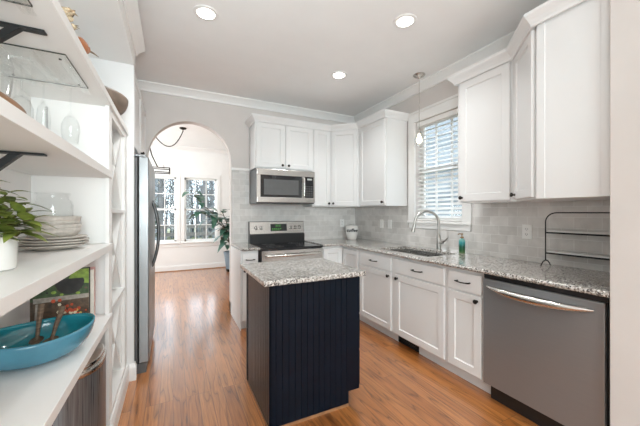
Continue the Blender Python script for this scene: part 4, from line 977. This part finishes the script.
server('salad_server', 'wooden salad server leaning to the right in the teal bowl', (-0.452, 1.585, ts + 0.032), (-0.440, 1.690, ts + 0.150), 0.010)
server('salad_server', 'wooden salad server leaning to the left in the teal bowl', (-0.500, 1.600, ts + 0.036), (-0.512, 1.690, ts + 0.170), 0.010)
# cookbook facing out
COVG = noisy(mat('cover_foliage', (0.05, 0.085, 0.03), 0.5), 40, 0.6); COVD = noisy(mat('cover_dark', (0.022, 0.018, 0.016), 0.5), 30, 0.4); COVL = noisy(mat('cover_lime', (0.22, 0.33, 0.05), 0.5), 40, 0.4)
COVW = noisy(mat('cover_timber', (0.34, 0.30, 0.26), 0.5), 50, 0.3); COVE = noisy(mat('cover_earth', (0.10, 0.062, 0.038), 0.5), 50, 0.5)
COVR = mat('cover_red', (0.55, 0.08, 0.03), 0.5); COVY = mat('cover_yellow', (0.75, 0.5, 0.12), 0.5); COVC = mat('cover_cream', (0.75, 0.68, 0.5), 0.5)
cb_ = thing('cookbook', 'cookbook with garden photo cover standing behind the teal bowl', 'book', (-0.600, 1.845, ts))
BW, BH = 0.222, 0.292
q = MB(); q.box(0, BW, 0, 0.003, 0, BH); q.box(0, BW, 0.025, 0.028, 0, BH); q.box(0, 0.003, 0.003, 0.025, 0, BH); q.build('cover', COVD, cb_)
q = MB(); q.box(0.004, BW - 0.004, 0.0032, 0.0248, 0.004, BH - 0.004); q.build('pages', PAGES, cb_)
def pic(mi_list):
    q = MB()
    for mi, pl, dpt in mi_list: q.prism([(x_ * BW, z_ * BH) for x_, z_ in pl], -0.0003 - dpt, -0.0001 - dpt * 0.5, 'Y', mi=mi)
    return q
random.seed(2)
items = [(0, [(0, 0), (1, 0), (1, 1), (0, 1)], 0.0), (4, [(0, 0.02), (1, 0.02), (1, 0.5), (0, 0.5)], 0.0004), (2, [(0.62, 0.78), (1, 0.74), (1, 0.99), (0.70, 0.99)], 0.0004),
         (3, [(0.05, 0.47), (1, 0.50), (1, 0.57), (0.05, 0.55)], 0.0008), (1, [(0.42, 0.84)] + [(0.66 + 0.26 * math.cos(a), 0.80 + 0.22 * math.sin(a)) for a in [PI + PI * i / 10 for i in range(11)]] + [(0.90, 0.84)], 0.0008),
         (3, [(0.06, 0.05), (0.12, 0.05), (0.14, 0.46), (0.09, 0.46)], 0.0008)]
for i in range(26):
    cx_, cz_ = random.gauss(0.62, 0.14), random.gauss(0.33, 0.07); r_ = random.uniform(0.02, 0.042)
    items.append((random.choice((5, 5, 6, 7, 5)), [(cx_ + r_ * math.cos(k * PI / 3), cz_ + r_ * 0.8 * math.sin(k * PI / 3)) for k in range(6)], 0.0010 + i * 0.00004))
for i in range(18):
    cx_, cz_ = random.uniform(0.05, 0.95), random.uniform(0.58, 0.95); r_ = random.uniform(0.02, 0.05)
    items.append((random.choice((0, 2, 4, 1)), [(cx_ + r_ * math.cos(k * PI / 3), cz_ + r_ * 0.6 * math.sin(k * PI / 3)) for k in range(6)], 0.00035))
pic(items).build('cover_picture', [COVG, COVD, COVL, COVW, COVE, COVR, COVY, COVC], cb_)
def upright_book(label, y, th, dep, hgt, m):
    o = thing('book', label, 'book', (XF - 0.045 - dep, y, ts), 0)
    q = MB(); q.box(0, dep, 0, 0.0025, 0, hgt); q.box(0, dep, th - 0.0025, th, 0, hgt); q.box(dep - 0.0025, dep, 0.0025, th - 0.0025, 0, hgt); q.build('cover', m, o)
    q = MB(); q.box(0.003, dep - 0.003, 0.003, th - 0.003, 0.003, hgt - 0.003); q.build('pages', PAGES, o)
upright_book('slim pale book standing just behind the garden cookbook', 1.882, 0.010, 0.20, 0.275, PAGES)
upright_book('pink spined book standing last before the shelf end', 1.8935, 0.022, 0.205, 0.285, PINK)

# dish stack on the middle shelf
t2 = SHZ[1] + TH + 0.0006; DC = (-0.498, 1.80)
def plate_mesh(): return MB().lathe([(0, 0), (0.068, 0), (0.077, 0.004), (0.113, 0.016), (0.124, 0.021), (0.123, 0.0245), (0.111, 0.0205), (0.075, 0.0088), (0, 0.006)], seg=40)
pos = ['bottom dinner plate of the stack under the stoneware bowls', 'second dinner plate from the bottom of the stack', 'third dinner plate from the bottom of the stack', 'top dinner plate of the stack, right under the bowls']
pz = t2
pm = None
for i in range(4):
    if pm is None: pm = plate_mesh().build('dinner_plate', STONEW, None, 'all'); o = pm
    else: o = pm.copy(); COL.objects.link(o)
    o.location = (DC[0] + (-0.004, 0.003, 0.006, 0.0)[i], DC[1] + (0.0, 0.004, -0.003, 0.002)[i], pz); tag(o, pos[i], 'plate', 'stacked stoneware plates'); pz += 0.0125
pz += -0.0125 + 0.0068
pos = ['bottom stoneware bowl, resting on the dinner plates', 'second stoneware bowl from the bottom', 'third stoneware bowl from the bottom', 'top stoneware bowl, holding the glass jar']
bm0 = None
for i in range(4):
    if bm0 is None:
        bm0 = MB().lathe([(0, 0), (0.05, 0), (0.058, 0.003), (0.085, 0.018), (0.098, 0.036), (0.102, 0.056), (0.0995, 0.056), (0.0953, 0.038), (0.082, 0.0215), (0.05, 0.006), (0, 0.005)], seg=40).build('cereal_bowl', STONEW, None, 'all'); o = bm0
    else: o = bm0.copy(); COL.objects.link(o)
    o.location = (DC[0] - 0.004 + (0.0, 0.003, -0.003, 0.001)[i], DC[1] + (0.0, -0.002, 0.003, 0.0)[i], pz); tag(o, pos[i], 'bowl', 'stacked stoneware bowls'); pz += 0.0185
pz += -0.0185 + 0.0055
jr = MB().lathe([(0, 0), (0.070, 0), (0.076, 0.006), (0.076, 0.10), (0.070, 0.122), (0.058, 0.132), (0.058, 0.145), (0.064, 0.150), (0.064, 0.158), (0.060, 0.160), (0.055, 0.150), (0.055, 0.130), (0.066, 0.120), (0.072, 0.10), (0.072, 0.008), (0, 0.005)], seg=40).build('glass_jar', GLASS, None, 'all')
jr.location = (DC[0] - 0.006, DC[1], pz); tag(jr, 'clear wide-mouth glass jar standing in the stack of bowls', 'jar')

# wooden dough bowl on the shelf above, and things on the top shelf
t1 = SHZ[2] + TH + 0.0006
oval_bowl('dough_bowl', 'long brown wooden dough bowl under the hanging glasses', 'bowl', (-0.470, 1.12, t1), math.radians(88), 0.22, 0.058, 0.092, 0.008, WOODT, WOODT, foot=0.5)
t0 = SHZ[3] + TH + 0.0006
ob = oval_bowl('wooden_bowl', 'brown wooden bowl with blue grey rim on the top shelf', 'bowl', (-0.43, 2.33, t0), math.radians(70), 0.21, 0.15, 0.125, 0.010, BLUEG, WOODG, foot=0.35)
dfl = thing('dried_flowers', 'bunch of dried tan flowers lying on the top shelf', 'flowers', (-0.348, 1.36, t0))
random.seed(9)
q = MB()
for i in range(8): q.tube([(0, -0.10, 0.008), (random.uniform(-0.02, 0.02), -0.03, 0.02), (random.uniform(-0.03, 0.035), random.uniform(0.0, 0.06), random.uniform(0.05, 0.105))], 0.0018, 5)
q.build('stem', STEM, dfl)
for i in range(12):
    q = MB()
    c0 = Vector((random.uniform(-0.035, 0.035), random.uniform(-0.03, 0.05), random.uniform(0.03, 0.095)))
    q.lathe([(0, -0.010), (0.008, -0.006), (0.012, 0.0), (0.010, 0.006), (0, 0.008)], c0, 8, rot=Matrix.Rotation(random.uniform(0, 3), 3, 'X'))
    for k in range(4):
        a = random.uniform(0, 6.28); leaf_blade(q, c0, (math.cos(a), math.sin(a), random.uniform(0, 0.8)), 0.022, 0.011, 0.2)
    q.build('flower_head', DRYF, dfl)
tb = thing('ceramic_bird', 'small rust brown ceramic bird with slim beak on the top shelf', 'ornament', (-0.346, 1.545, t0))
q = MB(); q.lathe([(0, -0.5), (0.3, -0.42), (0.48, -0.2), (0.5, 0.05), (0.38, 0.3), (0.16, 0.46), (0, 0.5)], (0, 0, 0.056), 20, rot=Matrix.Rotation(math.radians(80), 3, 'X') @ Matrix.Diagonal((0.058, 0.058, 0.095))); q.box(-0.022, 0.022, -0.02, 0.02, 0, 0.030, bev=0.003); q.build('body', TERRA, tb, True)
q = MB(); q.lathe([(0, -0.02), (0.012, -0.016), (0.018, -0.004), (0.016, 0.008), (0, 0.018)], (0.006, 0.058, 0.074), 14); q.build('head', TERRA, tb, True)
q = MB(); q.tube([(0.014, 0.070, 0.074), (0.03, 0.085, 0.072), (0.046, 0.10, 0.066)], 0.004, 7, radii=[0.005, 0.0035, 0.001]); q.build('beak', DRIFT, tb, True)

# stainless bins under the lowest shelf
def bin_(y0, y1, label):
    o = thing('trash_can', label, 'trash can', (XL + 0.03, (y0 + y1) / 2, 0), 0)
    hw = (y1 - y0) / 2; D = 0.330
    sg = lambda v_, e_: math.copysign(abs(v_) ** e_, v_)
    pl = [(0, -hw), (D * 0.40, -hw)] + [(D * 0.40 + D * 0.60 * sg(math.cos(a), 0.9), hw * sg(math.sin(a), 0.75)) for a in [-PI / 2 + PI * i / 28 for i in range(1, 28)]] + [(D * 0.40, hw), (0, hw)]
    sc = lambda f: [(0.5 * D + (x_ - 0.5 * D) * f, y_ * f) for x_, y_ in pl]
    q = MB(); q.prism(sc(0.985), 0.03, 0.575); q.build('body', STEELC, o, True)
    q = MB(); q.prism(sc(0.97), 0.0, 0.03); q.build('base', BLACKP, o)
    q = MB(); q.prism(sc(1.0), 0.578, 0.600, bev=0.003); q.build('rim', STEELH, o, True)
    q = MB(); q.prism(sc(0.955), 0.601, 0.625, bev=0.006); q.build('lid', STEELH, o, True)
    q = MB(); q.box(D - 0.02, D + 0.03, -0.06, 0.06, 0.012, 0.022, bev=0.003); q.build('pedal', BLACKP, o)
bin_(1.585, 1.975, 'dark stainless step bin under the lowest shelf')

# ================================================================== OUTDOORS (seen through the windows)
struct(MB().box(-30, 30, -25, 45, -0.9, -0.6).build('ground', GRASS), 'winter lawn outside', 'ground')
random.seed(21)
def tree(x, y, h, label, lean=0.0):
    o = thing('tree', label, 'tree', (x, y, -0.6), 0, 'bare trees outside the far windows')
    q = MB(); q.tube([(0, 0, 0), (lean * 0.3, 0, h * 0.4), (lean, 0.1, h)], 0.1, 8, radii=[0.13, 0.10, 0.03]); q.build('trunk', BARK, o, True)
    q = MB()
    for i in range(30):
        z = h * random.uniform(0.12, 0.95); a = random.uniform(0, 2 * PI); L = random.uniform(0.35, 0.8); b = Vector((lean * (z / h), 0, z)); e_ = b + Vector((math.cos(a) * L, math.sin(a) * L, L * random.uniform(0.4, 1.1))); m_ = b.lerp(e_, 0.5) + Vector((0, 0, -0.08))
        q.tube([b, m_, e_], 0.03, 5, radii=[0.035, 0.022, 0.008])
        for k in range(3):
            f = random.uniform(0.3, 0.95); b2 = b.lerp(e_, f); e2 = b2 + Vector((random.uniform(-0.5, 0.5), random.uniform(-0.5, 0.5), random.uniform(0.1, 0.6))); q.tube([b2, e2], 0.012, 4, radii=[0.014, 0.005])
    q.build('branches', BARK, o)
for i, (x, y, h) in enumerate(((-0.75, 12.6, 6), (0.3, 14.6, 7), (1.15, 12.6, 6.5), (0.7, 17.6, 8), (-0.6, 17.2, 7.5), (2.1, 15.2, 7), (-1.6, 15.2, 7))):
    tree(x, y, h, ['bare tree seen in the left pane, near the house', 'bare tree behind the gap between the windows', 'bare tree in the right window behind the plant', 'tall bare tree farthest back in the right window', 'tall bare tree farthest back in the left window', 'bare tree at the right edge of the view', 'bare tree at the left edge of the view'][i], random.uniform(-0.3, 0.3))
wd = bpy.data.objects.new('distant_woods', None)
q = MB()
for i in range(210):
    x = random.uniform(-9, 9); y = random.uniform(23.5, 27.5); h = random.uniform(3.4, 5.2); ln = random.uniform(-0.3, 0.3)
    q.tube([(x, y, -0.6), (x + ln * 0.4, y, h * 0.5), (x + ln, y, h)], 0.05, 5, radii=[random.uniform(0.05, 0.12), 0.05, 0.015])
    for k in range(14):
        z = random.uniform(0.15, 0.95) * h; a = random.uniform(0, 2 * PI); L = random.uniform(0.4, 1.2); b = Vector((x + ln * z / h, y, z))
        q.tube([b, b + Vector((math.cos(a) * L, math.sin(a) * 0.4 * L, L * random.uniform(0.2, 0.8)))], 0.02, 4, radii=[0.028, 0.008])
bpy.data.objects.remove(wd)
tag(q.build('distant_woods', WOODS), 'bare grey woods far behind the lawn outside the far windows', 'woods', kind='stuff')
ev = thing('evergreen_shrub', 'loose evergreen shrub outside the left far window', 'shrub', (-0.78, 10.2, -0.6))
q = MB(); q.cyl((0, 0, 0), (0, 0, 2.6), 0.05, 0.02, 8); q.build('trunk', BARK, ev)
q = MB()
for i in range(420):
    z = random.uniform(0.3, 3.2); r_ = 0.55 * (1 - (z - 0.3) / 4.5) * math.sqrt(random.random()); a = random.uniform(0, 2 * PI)
    leaf_blade(q, (r_ * math.cos(a), r_ * math.sin(a), z), (math.cos(a + random.uniform(-1, 1)), math.sin(a), random.uniform(-0.4, 0.6)), random.uniform(0.12, 0.22), random.uniform(0.05, 0.09), 0.4, seg=3)
q.build('foliage', EVERG, ev)
fe = thing('garden_fence', 'weathered rail fence across the lawn outside', 'fence', (-3, 11.2, -0.6))
for k in range(4): q = MB(); q.box(k * 2.0 - 0.05, k * 2.0 + 0.05, -0.05, 0.05, 0, 1.5); q.build('post', FENCEM, fe)
for z in (0.85, 1.12, 1.38): q = MB(); q.box(0, 6, -0.085, -0.051, z, z + 0.12); q.build('rail', FENCEM, fe)
hs_ = thing('neighbour_house', 'pale sided neighbouring house beyond the bare trees', 'house', (-1.9, 18.6, -0.6))
q = MB(); q.box(-6, 1.0, 0, 3.8, 0, 4.2)
for i in range(26): q.box(-6, 1.0, -0.02, 0, i * 0.16, i * 0.16 + 0.13)
q.build('wall', SIDING, hs_)
q = MB(); q.prism([(-6.4, 4.2), (1.4, 4.2), (-2.5, 7.0)], -0.3, 4.1, 'Y'); q.build('roof', ROOFM, hs_)
for xx in (-3.2, -0.7): q = MB(); q.box(xx, xx + 0.9, -0.05, -0.021, 1.2, 2.7); q.build('window', BGLASS, hs_)

h2 = thing('neighbour_house', 'pale blue sided house seen through the kitchen blind', 'house', (7.5, 2.0, -0.6))
q = MB(); q.box(0, 5, -6, 8, 0, 5.5)
for i in range(34): q.box(-0.02, 0, -6, 8, i * 0.16, i * 0.16 + 0.13)
q.build('wall', SIDINGB, h2)
q = MB(); q.prism([(-0.4, 5.5), (5.4, 5.5), (2.5, 7.6)], -6.3, 8.3, 'Y'); q.build('roof', ROOFM, h2)
